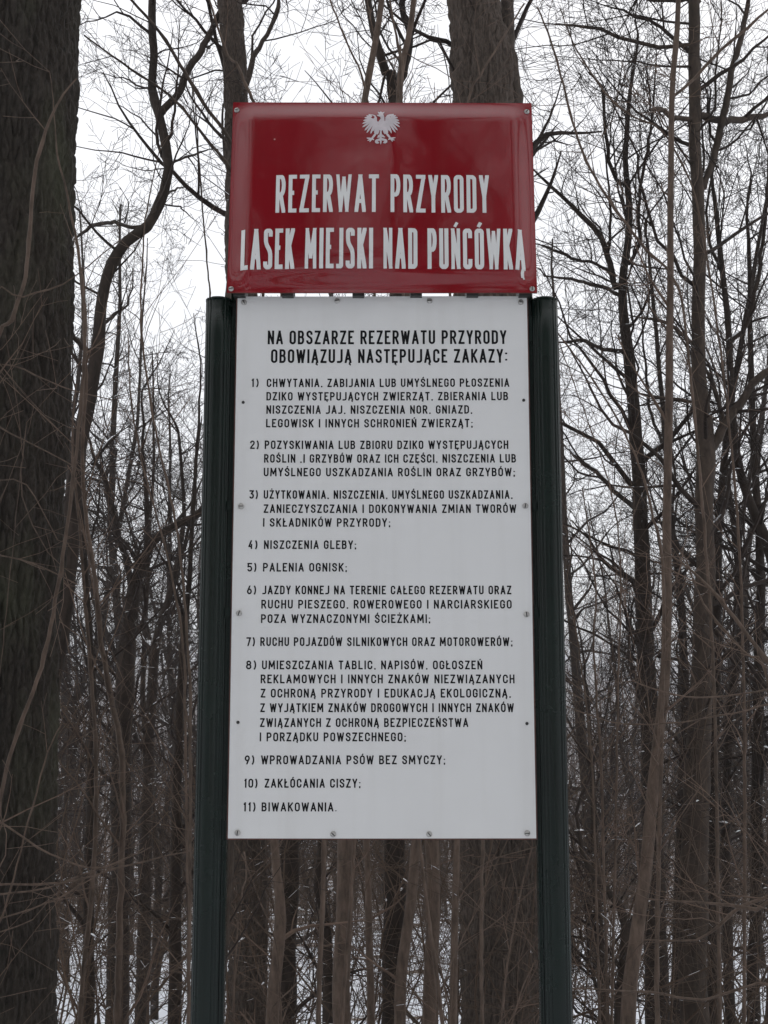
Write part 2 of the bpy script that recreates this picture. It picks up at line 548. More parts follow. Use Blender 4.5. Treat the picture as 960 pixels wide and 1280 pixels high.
def strip(pts, closed, w, seg=None, sh=1.0):
    if seg:
        q = []
        m = len(pts)
        for i in range(m if closed else m - 1):
            a = pts[i]; b = pts[(i + 1) % m]
            L = math.hypot(b[0] - a[0], b[1] - a[1])
            k = max(1, int(L / seg))
            q += [(a[0] + (b[0] - a[0]) * j / k, a[1] + (b[1] - a[1]) * j / k) for j in range(k)]
        if not closed: q.append(pts[-1])
        pts = q
    cl = []
    for p in pts:
        if not cl or math.hypot(p[0] - cl[-1][0], p[1] - cl[-1][1]) > 1e-7: cl.append(p)
    if closed and math.hypot(cl[0][0] - cl[-1][0], cl[0][1] - cl[-1][1]) < 1e-7: cl.pop()
    pts = cl
    n = len(pts)
    Lf = []; Rt = []
    for i in range(n):
        def nrm(a, b):
            dx, dy = b[0] - a[0], b[1] - a[1]
            l = math.hypot(dx, dy) or 1
            return (-dy / l, dx / l)
        if closed or 0 < i < n - 1:
            n1 = nrm(pts[i - 1], pts[i]); n2 = nrm(pts[i], pts[(i + 1) % n])
        elif i == 0:
            n1 = n2 = nrm(pts[0], pts[1])
        else:
            n1 = n2 = nrm(pts[-2], pts[-1])
        mx, my = n1[0] + n2[0], n1[1] + n2[1]
        l2 = mx * mx + my * my
        k = 2.0 / l2 if l2 > 1e-6 else 1.0
        k = min(k, 2.0 / math.sqrt(l2) if l2 > 1e-6 else 1)
        mx *= k; my *= k
        w_ = w * (1 + (sh - 1) * abs(n1[1] + n2[1]) / 2)
        Lf.append((pts[i][0] + mx * w_ / 2, pts[i][1] + my * w_ / 2))
        Rt.append((pts[i][0] - mx * w_ / 2, pts[i][1] - my * w_ / 2))
    return Lf, Rt
def clip(poly, x0, x1, z0, z1):
    for ax, lim, sg in ((0, x0, 1), (0, x1, -1), (1, z0, 1), (1, z1, -1)):
        out = []
        for i in range(len(poly)):
            a, b = poly[i - 1], poly[i]
            da, db = (a[ax] - lim) * sg, (b[ax] - lim) * sg
            if (da >= 0) != (db >= 0):
                t = da / (da - db)
                out.append((a[0] + (b[0] - a[0]) * t, a[1] + (b[1] - a[1]) * t))
            if db >= 0: out.append(b)
        poly = out
        if not poly: return []
    return poly
def chains(pts, closed):
    """split a stroke where it turns sharply: (points, closed, sharp start, sharp end)"""
    cl = []
    for p in pts:
        if not cl or math.hypot(p[0] - cl[-1][0], p[1] - cl[-1][1]) > 1e-7: cl.append(p)
    if closed and math.hypot(cl[0][0] - cl[-1][0], cl[0][1] - cl[-1][1]) < 1e-7: cl.pop()
    n = len(cl)
    def turn(i):
        a, b, c = cl[i - 1], cl[i], cl[(i + 1) % n]
        v = math.atan2(c[1] - b[1], c[0] - b[0]) - math.atan2(b[1] - a[1], b[0] - a[0])
        return abs((v + PI) % (2 * PI) - PI)
    sharp = [i for i in (range(n) if closed else range(1, n - 1)) if turn(i) > R(42)]
    if not sharp: return [(cl, closed, False, False)]
    out = []
    if closed:
        for k, a in enumerate(sharp):
            b = sharp[(k + 1) % len(sharp)]
            seq = []; i = a
            while True:
                seq.append(cl[i])
                if i == b and len(seq) > 1: break
                i = (i + 1) % n
            out.append((seq, False, True, True))
    else:
        cuts = [0] + sharp + [n - 1]
        for a, b in zip(cuts[:-1], cuts[1:]):
            out.append((cl[a:b + 1], False, a != 0, b != n - 1))
    return out
GW_HEAD = {'W': 0.84, 'M': 0.66, 'T': 0.44, 'E': 0.31, 'L': 0.29, 'K': 0.42, 'A': 0.52, 'Ą': 0.52, 'S': 0.40, 'N': 0.44, 'Ń': 0.44, ' ': 0.40, 'J': 0.24}
def text_mesh(mb, text, x0, x1, zb, cap, sw, surf, gap=0.16, thick=0.0, seg=None, wscale=1.0, sh=1.0):
    """letters between x0 and x1, baseline zb (panel coordinates); surf(x, z, off) -> world point"""
    nat = 0.0; fixed = 0.0
    for i, ch in enumerate(text):
        G_ = {**GW, **GW_HEAD} if wscale < 1 else GW
        w = G_.get(ch, 0.42) * cap * wscale
        nat += w
        fixed += 0 if ch == ' ' else sw
        if i < len(text) - 1: nat += gap * cap
    k = (x1 - x0 - fixed) / nat
    x = x0
    cnt = 0
    for ch in text:
        w = G_.get(ch, 0.42) * cap * wscale * k
        if ch == ' ':
            x += w + gap * cap * k
            continue
        hh = cap - sw
        bx0, bx1, bz0, bz1 = x, x + w + sw, zb, zb + cap
        for pts, closed in glyph(ch, w / hh if w > 0 else 0.1):
            outside = min(p[1] for p in pts) < -0.05 or min(p[1] for p in pts) > 1.05 or ch in ',;)'
            pp = [(x + sw / 2 + (p[0] if w > 0 else 0.0) * w, zb + sw / 2 + p[1] * hh) for p in pts]
            for chain, cl, e0, e1 in chains(pp, closed):
                ww = sw * (0.8 if outside and ch not in ',;)' else 1.0)
                if ch in 'NŃWM' and wscale < 1: ww *= 0.84
                # ends that meet the cap line, the baseline or a corner run on and are trimmed by the letter's box
                def onbox(p):
                    return abs(p[1] - (zb + sw / 2)) < 1e-6 or abs(p[1] - (zb + sw / 2 + hh)) < 1e-6
                c2 = list(chain)
                if not cl and not outside:
                    for end, sharp in ((0, e0), (-1, e1)):
                        p = c2[end]; o_ = c2[1] if end == 0 else c2[-2]
                        l = math.hypot(p[0] - o_[0], p[1] - o_[1]) or 1
                        dx, dy = (p[0] - o_[0]) / l, (p[1] - o_[1]) / l
                        ex = 0
                        if sharp: ex = sw if onbox(p) else sw * 0.35
                        elif onbox(p) and abs(dy) > 0.5: ex = sw
                        elif onbox(p) and abs(dx) > 0.95: ex = sw / 2
                        c2[end] = (p[0] + dx * ex, p[1] + dy * ex)
                Lf, Rt = strip(c2, cl, ww, seg, sh)
                off = thick + (cnt % 7) * 0.00003
                cnt += 1
                n = len(Lf)
                for i in range(n if cl else n - 1):
                    j = (i + 1) % n
                    quad = [Lf[i], Rt[i], Rt[j], Lf[j]]
                    if not outside: quad = clip(quad, bx0, bx1, bz0, bz1)
                    if len(quad) < 3: continue
                    b = len(mb.v); m = len(quad)
                    for q in quad: mb.v.append(tuple(surf(q[0], q[1], off)))
                    mb.f.append(tuple(range(b, b + m)))
                    if thick > 0.0004:
                        for q in quad: mb.v.append(tuple(surf(q[0], q[1], 0)))
                        for a in range(m):
                            c = (a + 1) % m
                            mb.f.append((b + a, b + m + a, b + m + c, b + c))
        x += w + sw + gap * cap * k

# ------------------------------------------------------------------ the sign
YB = 2.378                                   # face of the white board
sign = org_empty('reserve_sign', (0, YB, 0),
                 'nature reserve notice of red header and white rules board between two dark green posts', 'sign')
def screw(p, nrm, r, parent, mat, slot=True, ang=0.6):
    mb = MB()
    nrm = nrm.normalized()
    tx = Vector((1, 0, 0)); tz = nrm.cross(tx).normalized()
    prof = [(r, 0), (r, r * 0.25), (r * 0.82, r * 0.5), (r * 0.45, r * 0.68), (0.0001, r * 0.72)]
    sd_ = 14
    for rr, hh in prof:
        for k in range(sd_):
            a = 2 * PI * k / sd_
            q = p + tx * (rr * math.cos(a)) + tz * (rr * math.sin(a)) + nrm * hh
            mb.v.append(tuple(q))
    for i in range(len(prof) - 1):
        for k in range(sd_):
            k2 = (k + 1) % sd_
            mb.f.append((i * sd_ + k, i * sd_ + k2, (i + 1) * sd_ + k2, (i + 1) * sd_ + k))
    o = mb.build('screw', mat, parent_org(parent))
    o.parent = parent
    if slot:
        mb.v.clear(); mb.f.clear()
        a = tx * math.cos(ang) + tz * math.sin(ang); b = tx * -math.sin(ang) + tz * math.cos(ang)
        for sa, sb in ((-1, -1), (1, -1), (1, 1), (-1, 1)):
            mb.v.append(tuple(p + a * (sa * r * 0.8) + b * (sb * r * 0.16) + nrm * (r * 0.76)))
        mb.f.append((0, 1, 2, 3))
        me = mb.mesh('slot', M['dark_steel'], sign['_org'], False)
        # the slot is joined to its screw so the hierarchy stays three deep
        bm = bmesh.new(); bm.from_mesh(o.data)
        n0 = len(bm.faces); bm.from_mesh(me)
        bm.faces.ensure_lookup_table()
        for f in bm.faces[n0:]: f.material_index = 1
        o.data.materials.append(M['dark_steel'])
        bm.to_mesh(o.data); bm.free()
        bpy.data.meshes.remove(me)
    return o
def parent_org(p):
    return sign
def sub(mb, name, mat, parent, smooth_=False):
    o = mb.build(name, mat, sign, smooth_)
    o.parent = parent
    return o

# white board, bent very slightly so its gloss is not dead even
BL, BR_ = P(297, 370.5, YB).x, P(658.5, 370.5, YB).x
ZT, ZBT = P(478, 370.5, YB).z, P(478, 1048, YB).z
def bsurf(x, z, off=0.0):
    return Vector((x, YB - off + 0.0012 * math.sin(x * 9 + z * 4) + 0.0008 * math.sin(z * 13), z))
mb = MB()
nxs, nzs = 24, 44
for side in (0, 1):
    for j in range(nzs + 1):
        for i in range(nxs + 1):
            p = bsurf(BL + (BR_ - BL) * i / nxs, ZBT + (ZT - ZBT) * j / nzs, -0.0025 * side)
            mb.v.append(tuple(p))
sz = (nxs + 1) * (nzs + 1)
for j in range(nzs):
    for i in range(nxs):
        a = j * (nxs + 1) + i
        mb.f.append((a, a + 1, a + nxs + 2, a + nxs + 1))
        mb.f.append((sz + a, sz + a + nxs + 1, sz + a + nxs + 2, sz + a + 1))
rim = [i for i in range(nxs + 1)] + [j * (nxs + 1) + nxs for j in range(1, nzs + 1)] + [nzs * (nxs + 1) + i for i in range(nxs - 1, -1, -1)] + [j * (nxs + 1) for j in range(nzs - 1, 0, -1)]
for k in range(len(rim)):
    a, b = rim[k], rim[(k + 1) % len(rim)]
    mb.f.append((b, a, sz + a, sz + b))
board = sub(mb, 'rules_board', M['white'], sign, False)
board['label'] = 'white enamel board printed with eleven numbered rules'
mb = MB()
mb.box((BL - 0.003, YB + 0.0045, ZBT - 0.003), (BR_ + 0.003, YB + 0.012, ZT + 0.001))
sub(mb, 'backing_plate', M['rust'], sign)

def board_line(text, x0, x1, ybase, ycap, sw):
    sw *= 1.0
    mb = MB()
    z0 = P(x0, ybase, YB).z; z1 = P(x0, ycap, YB).z
    s = pxm(ybase, YB)
    text_mesh(mb, text, (x0 - 480) * s, (x1 - 480) * s, z0, z1 - z0, sw * (z1 - z0), bsurf, gap=0.2, thick=0.0003)
    return tag(sub(mb, 'lettering', M['black'], board), kind='stuff')
board_line('NA OBSZARZE REZERWATU PRZYRODY', 334.6, 633, 430.4, 413.2, 0.15)
board_line('OBOWIĄZUJĄ NASTĘPUJĄCE ZAKAZY:', 338.7, 634, 453.8, 436.6, 0.15)
LINES = [
 ('1)', 314, 323.5, 483.8), ('CHWYTANIA, ZABIJANIA LUB UMYŚLNEGO PŁOSZENIA', 333.4, 636.5, 483.8),
 ('DZIKO WYSTĘPUJĄCYCH ZWIERZĄT, ZBIERANIA LUB', 332.9, 635, 500.6),
 ('NISZCZENIA JAJ, NISZCZENIA NOR, GNIAZD,', 332.9, 590.4, 517.2),
 ('LEGOWISK I INNYCH SCHRONIEŃ ZWIERZĄT;', 332.5, 591, 534.2),
 ('2)', 312.5, 323.7, 561.2), ('POZYSKIWANIA LUB ZBIORU DZIKO WYSTĘPUJĄCYCH', 330.8, 635.4, 561.2),
 ('ROŚLIN ,I GRZYBÓW ORAZ ICH CZĘŚCI, NISZCZENIA LUB', 330, 645, 578.3),
 ('UMYŚLNEGO USZKADZANIA ROŚLIN ORAZ GRZYBÓW;', 329.6, 643.8, 595.4),
 ('3)', 311.7, 322.5, 623.5), ('UŻYTKOWANIA, NISZCZENIA, UMYŚLNEGO USZKADZANIA,', 329.6, 640.8, 623.5),
 ('ZANIECZYSZCZANIA I DOKONYWANIA ZMIAN TWORÓW', 329.6, 645.4, 641.2),
 ('I SKŁADNIKÓW PRZYRODY;', 328.8, 488, 658.5),
 ('4)', 310.4, 322, 686.3), ('NISZCZENIA GLEBY;', 330, 445.4, 686.3),
 ('5)', 309.2, 320.8, 714.6), ('PALENIA OGNISK;', 328.8, 433.8, 714.6),
 ('6)', 308.8, 320.4, 743), ('JAZDY KONNEJ NA TERENIE CAŁEGO REZERWATU ORAZ', 328, 639.2, 743),
 ('RUCHU PIESZEGO, ROWEROWEGO I NARCIARSKIEGO', 326.7, 639.6, 760.8),
 ('POZA WYZNACZONYMI ŚCIEŻKAMI;', 326.3, 538, 778.8),
 ('7)', 308, 318.8, 807.6), ('RUCHU POJAZDÓW SILNIKOWYCH ORAZ MOTOROWERÓW;', 325.4, 640.8, 807.6),
 ('8)', 307.5, 320.4, 836.7), ('UMIESZCZANIA TABLIC, NAPISÓW, OGŁOSZEŃ', 327.5, 603, 836.7),
 ('REKLAMOWYCH I INNYCH ZNAKÓW NIEZWIĄZANYCH', 325.8, 643.3, 854.2),
 ('Z OCHRONĄ PRZYRODY I EDUKACJĄ EKOLOGICZNĄ,', 325.8, 638.8, 872),
 ('Z WYJĄTKIEM ZNAKÓW DROGOWYCH I INNYCH ZNAKÓW', 325.4, 642.5, 890.2),
 ('ZWIĄZANYCH Z OCHRONĄ BEZPIECZEŃSTWA', 325, 585.4, 908.8),
 ('I PORZĄDKU POWSZECHNEGO;', 324.6, 507.5, 926.7),
 ('9)', 305.8, 318, 955.4), ('WPROWADZANIA PSÓW BEZ SMYCZY;', 326.3, 556.7, 955.4),
 ('10)', 305, 322, 984.6), ('ZAKŁÓCANIA CISZY;', 330.8, 450.8, 984.6),
 ('11)', 304, 319.6, 1014.2), ('BIWAKOWANIA.', 327, 420.8, 1014.2)]
for t, a, b, y in LINES:
    board_line(t, a, b, y, y - 10.5 - (y - 484) / 530 * 0.8, 0.165)
for (x, y, r, kind) in [(305, 378, 4, 1), (421.5, 376, 4, 1), (537, 376.5, 4, 1), (651, 378, 4, 1), (297, 1041, 4.3, 1), (416.5, 1042.5, 4.3, 1),
                        (536.5, 1042.5, 4.3, 1), (659, 1041.5, 4.3, 1), (301.5, 633, 4.2, 1), (656.5, 632.5, 4.2, 1), (299, 766.5, 4.2, 1), (658, 768, 4.2, 1),
                        (304, 503, 2.2, 0), (654.5, 500.5, 2.2, 0), (297.5, 903, 2.3, 0), (658.8, 904.5, 2.3, 0)]:
    p = P(x, y, YB)
    p.y = bsurf(p.x, p.z).y - 0.0002
    screw(p, Vector((0, -1, 0)), 0.88 * r * pxm(y, YB), board, M['steel'] if kind else M['dark_steel'], bool(kind), (x * 7 + y) % 3.1)

# red header, pillowed enamel pressing leaning slightly back
RYB, RYT = 2.356, 2.400
r_bl, r_br = P(283.5, 366, RYB), P(671.5, 366, RYB)
r_tl, r_tr = P(291.5, 128, RYT), P(664.5, 129, RYT)
rn = (r_tl - r_bl).cross(r_br - r_bl).normalized()
if rn.y > 0: rn = -rn
def pillow(u, v):
    def edge(t, w):
        d = min(t, 1 - t) / w
        return smooth(0.0, 1.0, d) if d < 1 else 1.0
    e = edge(u, 0.075) ** 0.85 * edge(v, 0.12) ** 0.85
    dome = (1 - (2 * u - 1) ** 2) * 0.006 + (1 - (2 * v - 1) ** 2) * 0.006
    dent = 0.0026 * noise.noise(Vector((u * 3.1, v * 2.3, 1.5))) + 0.0006 * noise.noise(Vector((u * 9.0, v * 6.0, 4.5))) + 0.0022 * math.exp(-((u - 0.53) / 0.05) ** 2) * (v) + 0.0012 * math.exp(-((v - 0.17) / 0.06) ** 2)
    return 0.0005 + e * (0.013 + dome + dent)
def rsurf_uv(u, v, off=0.0):
    p = (r_bl * (1 - u) + r_br * u) * (1 - v) + (r_tl * (1 - u) + r_tr * u) * v
    return p + rn * (pillow(u, v) + off)
mb = MB()
nu, nv = 150, 100
for j in range(nv + 1):
    for i in range(nu + 1):
        mb.v.append(tuple(rsurf_uv(i / nu, j / nv)))
for j in range(nv):
    for i in range(nu):
        a = j * (nu + 1) + i
        mb.f.append((a, a + 1, a + nu + 2, a + nu + 1))
header = sub(mb, 'header_panel', M['red'], sign, True)
header['label'] = 'glossy red domed enamel panel with white reserve name and eagle'
mb = MB()
for (u, v) in ((0, 0), (1, 0), (1, 1), (0, 1)):
    p = (r_bl * (1 - u) + r_br * u) * (1 - v) + (r_tl * (1 - u) + r_tr * u) * v
    for d in (0.0002, -0.003):
        mb.v.append(tuple(p + rn * d))
for k in range(4):
    a = 2 * k; b = 2 * ((k + 1) % 4)
    mb.f.append((a, b, b + 1, a + 1))
mb.f.append((1, 3, 5, 7)); mb.f.append((0, 2, 4, 6))
sub(mb, 'panel_rim', M['rust'], header)
# pixel -> uv on the header plane
def ruv(px, py):
    d = Vector((px - 480, F_PX * CP - (640 - py) * SP, F_PX * SP + (640 - py) * CP))
    o = Vector((0, 0, EYE))
    c = r_bl + rn * 0.018
    t = (c - o).dot(rn) / d.dot(rn)
    p = o + d * t
    v = (p - c).dot((r_tl - r_bl).normalized()) / (r_tl - r_bl).length
    xl = r_bl.x * (1 - v) + r_tl.x * v; xr = r_br.x * (1 - v) + r_tr.x * v
    return (p.x - xl) / (xr - xl), v
HW = (r_br - r_bl).length; HH = (r_tl - r_bl).length
def rsurf(x, z, off=0.0):
    return rsurf_uv(x / HW, z / HH, off + 0.0002)
for text, x0, x1, yb, yc in (('REZERWAT PRZYRODY', 344.5, 611.5, 267.0, 220.5), ('LASEK MIEJSKI NAD PUŃCÓWKĄ', 300, 657.5, 336.5, 287)):
    a = ruv(x0, yb); b = ruv(x1, yb); c = ruv(x0, yc)
    mb = MB()
    cap = (c[1] - a[1]) * HH
    text_mesh(mb, text, a[0] * HW, b[0] * HW, a[1] * HH, cap, cap * 0.091, rsurf, gap=0.095, thick=0.0014, seg=0.008, wscale=0.46, sh=1.15)
    tag(sub(mb, 'lettering', M['letter_white'], header), kind='stuff')
# eagle
mb = MB()
ecount = [0]
def ep(x, y, off):
    u, v = ruv(430 + x / 10.667, 120 + y / 10.667)
    return rsurf_uv(u, v, off)
def epoly(pts):
    ecount[0] += 1
    off = 0.0004 + ecount[0] * 0.00002
    b = len(mb.v)
    cx = sum(p[0] for p in pts) / len(pts); cy = sum(p[1] for p in pts) / len(pts)
    mb.v.append(tuple(ep(cx, cy, off)))
    for p in pts: mb.v.append(tuple(ep(p[0], p[1], off)))
    n = len(pts)
    for i in range(n): mb.f.append((b, b + 1 + i, b + 1 + (i + 1) % n))
def feather(x0, y0, x1, y1, w0, w1):
    dx, dy = x1 - x0, y1 - y0
    l = math.hypot(dx, dy); nx_, ny_ = -dy / l, dx / l
    pts = []
    prof = [(0, w0 * 0.6), (0.25, w0), (0.6, w1), (0.85, w1 * 0.75)]
    for t, w in prof: pts.append((x0 + dx * t + nx_ * w, y0 + dy * t + ny_ * w))
    pts.append((x1, y1))
    for t, w in reversed(prof): pts.append((x0 + dx * t - nx_ * w, y0 + dy * t - ny_ * w))
    epoly(pts)
def mir(p, m): return (990 - p[0], p[1]) if m else p
for m in (0, 1):
    def ff(a, b, w0, w1):
        a = mir(a, m); b = mir(b, m)
        feather(a[0], a[1], b[0], b[1], w0, w1)
    epoly([mir(p, m) for p in [(440, 345), (438, 300), (415, 265), (380, 248), (335, 244), (322, 285), (330, 340), (360, 385), (410, 410), (450, 410), (462, 370)]])
    for (a, b) in (((370, 290), (328, 243)), ((360, 295), (298, 268)), ((355, 305), (272, 300)), ((355, 320), (256, 342)), ((360, 335), (242, 384)), ((368, 348), (243, 432)),
                   ((380, 358), (274, 478)), ((395, 368), (300, 512)), ((410, 375), (354, 524)), ((428, 385), (385, 488)), ((442, 390), (418, 470))):
        ff(a, b, 13, 13)
    ff((462, 400), (415, 535), 22, 30); ff((470, 420), (440, 535), 16, 18)
    ff((425, 520), (362, 598), 15, 13)
    for b in ((300, 578), (312, 615), (340, 634), (402, 606)): ff((372, 588), b, 10, 9)
    ff((488, 560), (440, 572), 10, 9)
    epoly([mir(p, m) for p in [(492, 580), (460, 590), (430, 600), (412, 618), (415, 645), (440, 658), (470, 650), (462, 636), (440, 636), (436, 622), (455, 612), (485, 616)]])
epoly([(462, 405), (448, 375), (470, 345), (492, 315), (500, 290), (482, 285), (528, 268), (538, 300), (540, 345), (548, 380), (542, 430), (520, 470), (495, 498), (468, 465)])
epoly([(438, 262), (462, 256), (468, 244), (520, 244), (530, 268), (528, 290), (500, 296), (470, 288), (445, 276)])
epoly([(450, 203), (472, 218), (492, 192), (510, 218), (540, 205), (522, 246), (464, 246)])
ff = None
feather(490, 490, 490, 672, 16, 13)
feather(476, 540, 450, 560, 8, 8); feather(504, 540, 532, 560, 8, 8)
em = sub(mb, 'eagle_emblem', M['eagle'], header)
em['label'] = 'small pale crowned eagle crest with spread wings'
for (x, y, a) in ((295, 132.5, 0.3), (659.5, 133.5, 0.9), (287.5, 361, 0.15), (666.5, 362.5, 1.5)):
    u, v = ruv(x, y)
    u = min(max(u, 0.012), 0.988); v = min(max(v, 0.018), 0.982)
    screw(rsurf_uv(u, v, 0.0004), rn, 3.4 * pxm(y, 2.36), header, M['steel'], True, a)

# posts
def post_profile(cx, cy, s):
    """ribbed round tube; s = +1 where the inner side (towards the board) is +x"""
    pts = []
    n = 180
    Rr = 0.0268
    for k in range(n):
        a = 2 * PI * k / n
        da = math.degrees(a)
        r = Rr
        # grooves beside the smooth front (front is 270 deg)
        for g in (205, 222, 238, 302, 318, 335):
            d = abs(da - g)
            if d < 4.5: r -= 0.0022 * (1 - (d / 4.5) ** 2)
        pts.append((cx + r * math.cos(a) * 1.02, cy + r * math.sin(a)))
    return pts
for s, cxpx in ((1, None), (-1, None)):
    if s == 1:
        cx = P(259.5, 1048, YB).x
    else:
        cx = P(694.5, 1048, YB).x
    cy = YB + 0.012
    ztop = P(270, 371.5, cy - 0.027).z
    zg = ground_z(cx, cy) - 0.3
    mb = MB()
    prof = post_profile(cx, cy, s)
    mb.prism(prof, zg, ztop - 0.002, 30)
    # rounded lip of the top
    post = mb.build('post', M['green'], sign, False)
    for p_ in post.data.polygons: p_.use_smooth = abs(p_.normal.z) < 0.5
    cap_mb = MB()
    cap_mb.prism([(cx + (x - cx) * 1.015, cy + (y - cy) * 1.015) for x, y in prof[::2]], ztop - 0.0015, ztop + 0.0025)
    sub(cap_mb, 'post_cap', M['green'], post)
    # inner flange: channel that holds the board edge
    fx0 = cx + s * 0.0245; fx1 = (BL - 0.0035) if s == 1 else (BR_ + 0.0035)
    lo, hi = min(fx0, fx1), max(fx0, fx1)
    mb = MB()
    w = hi - lo
    a_, b_ = (lo, hi)
    mb.box((a_, YB + 0.006, zg), (b_, YB + 0.030, P(0, 394, YB).z))
    mb.box((a_ + w * 0.35, YB + 0.0025, zg), (a_ + w * 0.62, YB + 0.0058, P(0, 396, YB).z))
    sub(mb, 'flange', M['green'], post)
    mb = MB()
    ix = BL + 0.004 if s == 1 else BR_ - 0.004
    mb.box((min(fx0, ix), YB + 0.0145, P(0, 700, YB).z), (max(fx0, ix), YB + 0.040, P(0, 235, YB + 0.04).z))
    sub(mb, 'upright', M['green'], post)
    for yy in (632, 766):
        zc = P(0, yy, YB).z
        mb = MB()
        mb.box((a_ + 0.0005, YB - 0.0005, zc - 0.010), (b_ - 0.001, YB + 0.0022, zc + 0.010))
        sub(mb, 'clamp', M['green'], post)
# hidden rails behind the boards
for yy in (380, 700, 1036, 345, 150):
    zc = P(0, yy, YB + 0.03).z
    mb = MB()
    yo = 0.041
    mb.box((BL - 0.02, YB + yo, zc - 0.012), (BR_ + 0.02, YB + yo + 0.02, zc + 0.012))
    sub(mb, 'rail', M['alu'], sign)
# header brackets seen in the slit between the two panels
for xx in (300, 360, 448, 520, 590, 655):
    mb = MB()
    x_ = P(xx, 366, YB).x
    mb.box((x_ - 0.012, RYB + 0.006, P(0, 375, YB).z + 0.004), (x_ + 0.012, YB + 0.04, P(0, 355, YB).z))
    sub(mb, 'bracket', M['dark_steel'], sign)

# ------------------------------------------------------------------ trees
UP = Vector((0, 0, 1))
def rnd_perp(d, rng):
    v = Vector((rng.gauss(0, 1), rng.gauss(0, 1), rng.gauss(0, 1)))
    v = v - d * v.dot(d)
    if v.length < 1e-5: v = d.orthogonal()
    return v.normalized()
SNOW = []
def snow_build(root, lst, frac, rng, smin=0.006):
    mb = MB()
    for p, d, r in lst:
        if rng.random() > frac: continue
        w = max(smin, r * 1.1); L = w * rng.uniform(1.5, 4.5); h = w * rng.uniform(0.7, 1.3)
        t = Vector((d.x, d.y, d.z)).normalized(); s_ = t.cross(UP).normalized(); c = p + UP * (r + h * 0.15)
        b = len(mb.v)
        ring = [(-1, 0), (-0.55, 0.8), (0.45, 0.95), (1, 0.1), (0.5, -0.9), (-0.5, -0.8)]
        for a, q in ring: mb.v.append(tuple(c + t * a * L + s_ * q * w))
        mb.v.append(tuple(c + UP * h)); mb.v.append(tuple(c + t * L * 0.35 + UP * h * 0.8)); mb.v.append(tuple(c - UP * h * 0.4))
        for i in range(6):
            j = (i + 1) % 6
            mb.f.append((b + i, b + j, b + (7 if i in (2, 3) else 6))); mb.f.append((b + j, b + i, b + 8))
        mb.f.append((b + 2, b + 7, b + 6)); mb.f.append((b + 4, b + 6, b + 7))
    return mb
def grow(mb, p, d, r0, L, lvl, rng, wig=0.22, up=0.06, kids=(3, 5), minr=0.0017, tip=0.18, crook=0.0):
    n = max(3, min(12, int(L / 0.12) + 2)) if lvl > 0 else max(3, min(5, int(L / 0.1) + 2))
    st = L / n
    pts = [p.copy()]; rad = [r0]
    d = d.normalized()
    for i in range(n):
        d = d + rnd_perp(d, rng) * rng.gauss(0, wig) + UP * up
        if crook and rng.random() < crook: d = d + rnd_perp(d, rng) * 0.5
        d.normalize()
        p = p + d * st
        pts.append(p)
        rad.append(max(minr, r0 * (1 - (1 - tip) * (i + 1) / n)))
    if r0 > 0.0025:
        for i in range(n):
            dv = pts[i + 1] - pts[i]
            if abs(dv.normalized().z) < 0.6: SNOW.append((pts[i].lerp(pts[i + 1], 0.5), dv, rad[i]))
    sides = 7 if r0 > 0.05 else 5 if r0 > 0.018 else 4 if r0 > 0.007 else 3
    mb.tube(pts, rad, sides, cap=False)
    if lvl <= 0: return
    k = rng.randint(*kids)
    for j in range(k):
        t = 0.15 + 0.83 * (j + rng.random()) / k
        f = t * n
        i = min(n - 1, int(f)); f -= i
        q = pts[i].lerp(pts[i + 1], f)
        dd = (pts[i + 1] - pts[i]).normalized()
        ang = R(rng.uniform(28, 68))
        nd = dd * math.cos(ang) + rnd_perp(dd, rng) * math.sin(ang)
        rr = (rad[i] * (1 - f) + rad[i + 1] * f)
        grow(mb, q, nd, max(minr, rr * rng.uniform(0.45, 0.68)), L * rng.uniform(0.36, 0.72) * (1.1 - 0.5 * t), lvl - 1, rng, wig, up, kids, minr, tip, crook)

def crspline(pts, step):
    """Catmull-Rom through (x, y, z, r) points"""
    out = []
    n = len(pts)
    for i in range(n - 1):
        a = pts[max(0, i - 1)]; b = pts[i]; c = pts[i + 1]; e = pts[min(n - 1, i + 2)]
        L = math.dist(b[:3], c[:3])
        k = max(1, int(L / step))
        for j in range(k):
            t = j / k
            out.append(tuple(0.5 * (2 * b[m] + (c[m] - a[m]) * t + (2 * a[m] - 5 * b[m] + 4 * c[m] - e[m]) * t * t + (3 * b[m] - a[m] - 3 * c[m] + e[m]) * t**3) for m in range(4)))
    out.append(pts[-1])
    return out
def path3(path, Y, rng, wob=0.03, dyw=0.0, ground=False):
    """photograph-measured limb -> world polyline of real radius; it wanders in depth as well"""
    out = []
    ph = rng.uniform(0, 6)
    n = len(path)
    for i, q in enumerate(path):
        y = Y + dyw * (i / max(1, n - 1)) + wob * math.sin(ph + i * 1.7)
        p = P(q[0], q[1], y)
        out.append((p.x, p.y, p.z, max(0.001, q[2] * 0.5 * pxm(q[1], y))))
    if ground:
        b = out[-1]
        zg = ground_z(b[0], b[1])
        if b[2] > zg - 0.1:
            out.append((b[0] * 1.0, b[1], zg - 0.25, b[3] * 1.18))
        else:
            out[-1] = (b[0], b[1], b[2], b[3])
    return out
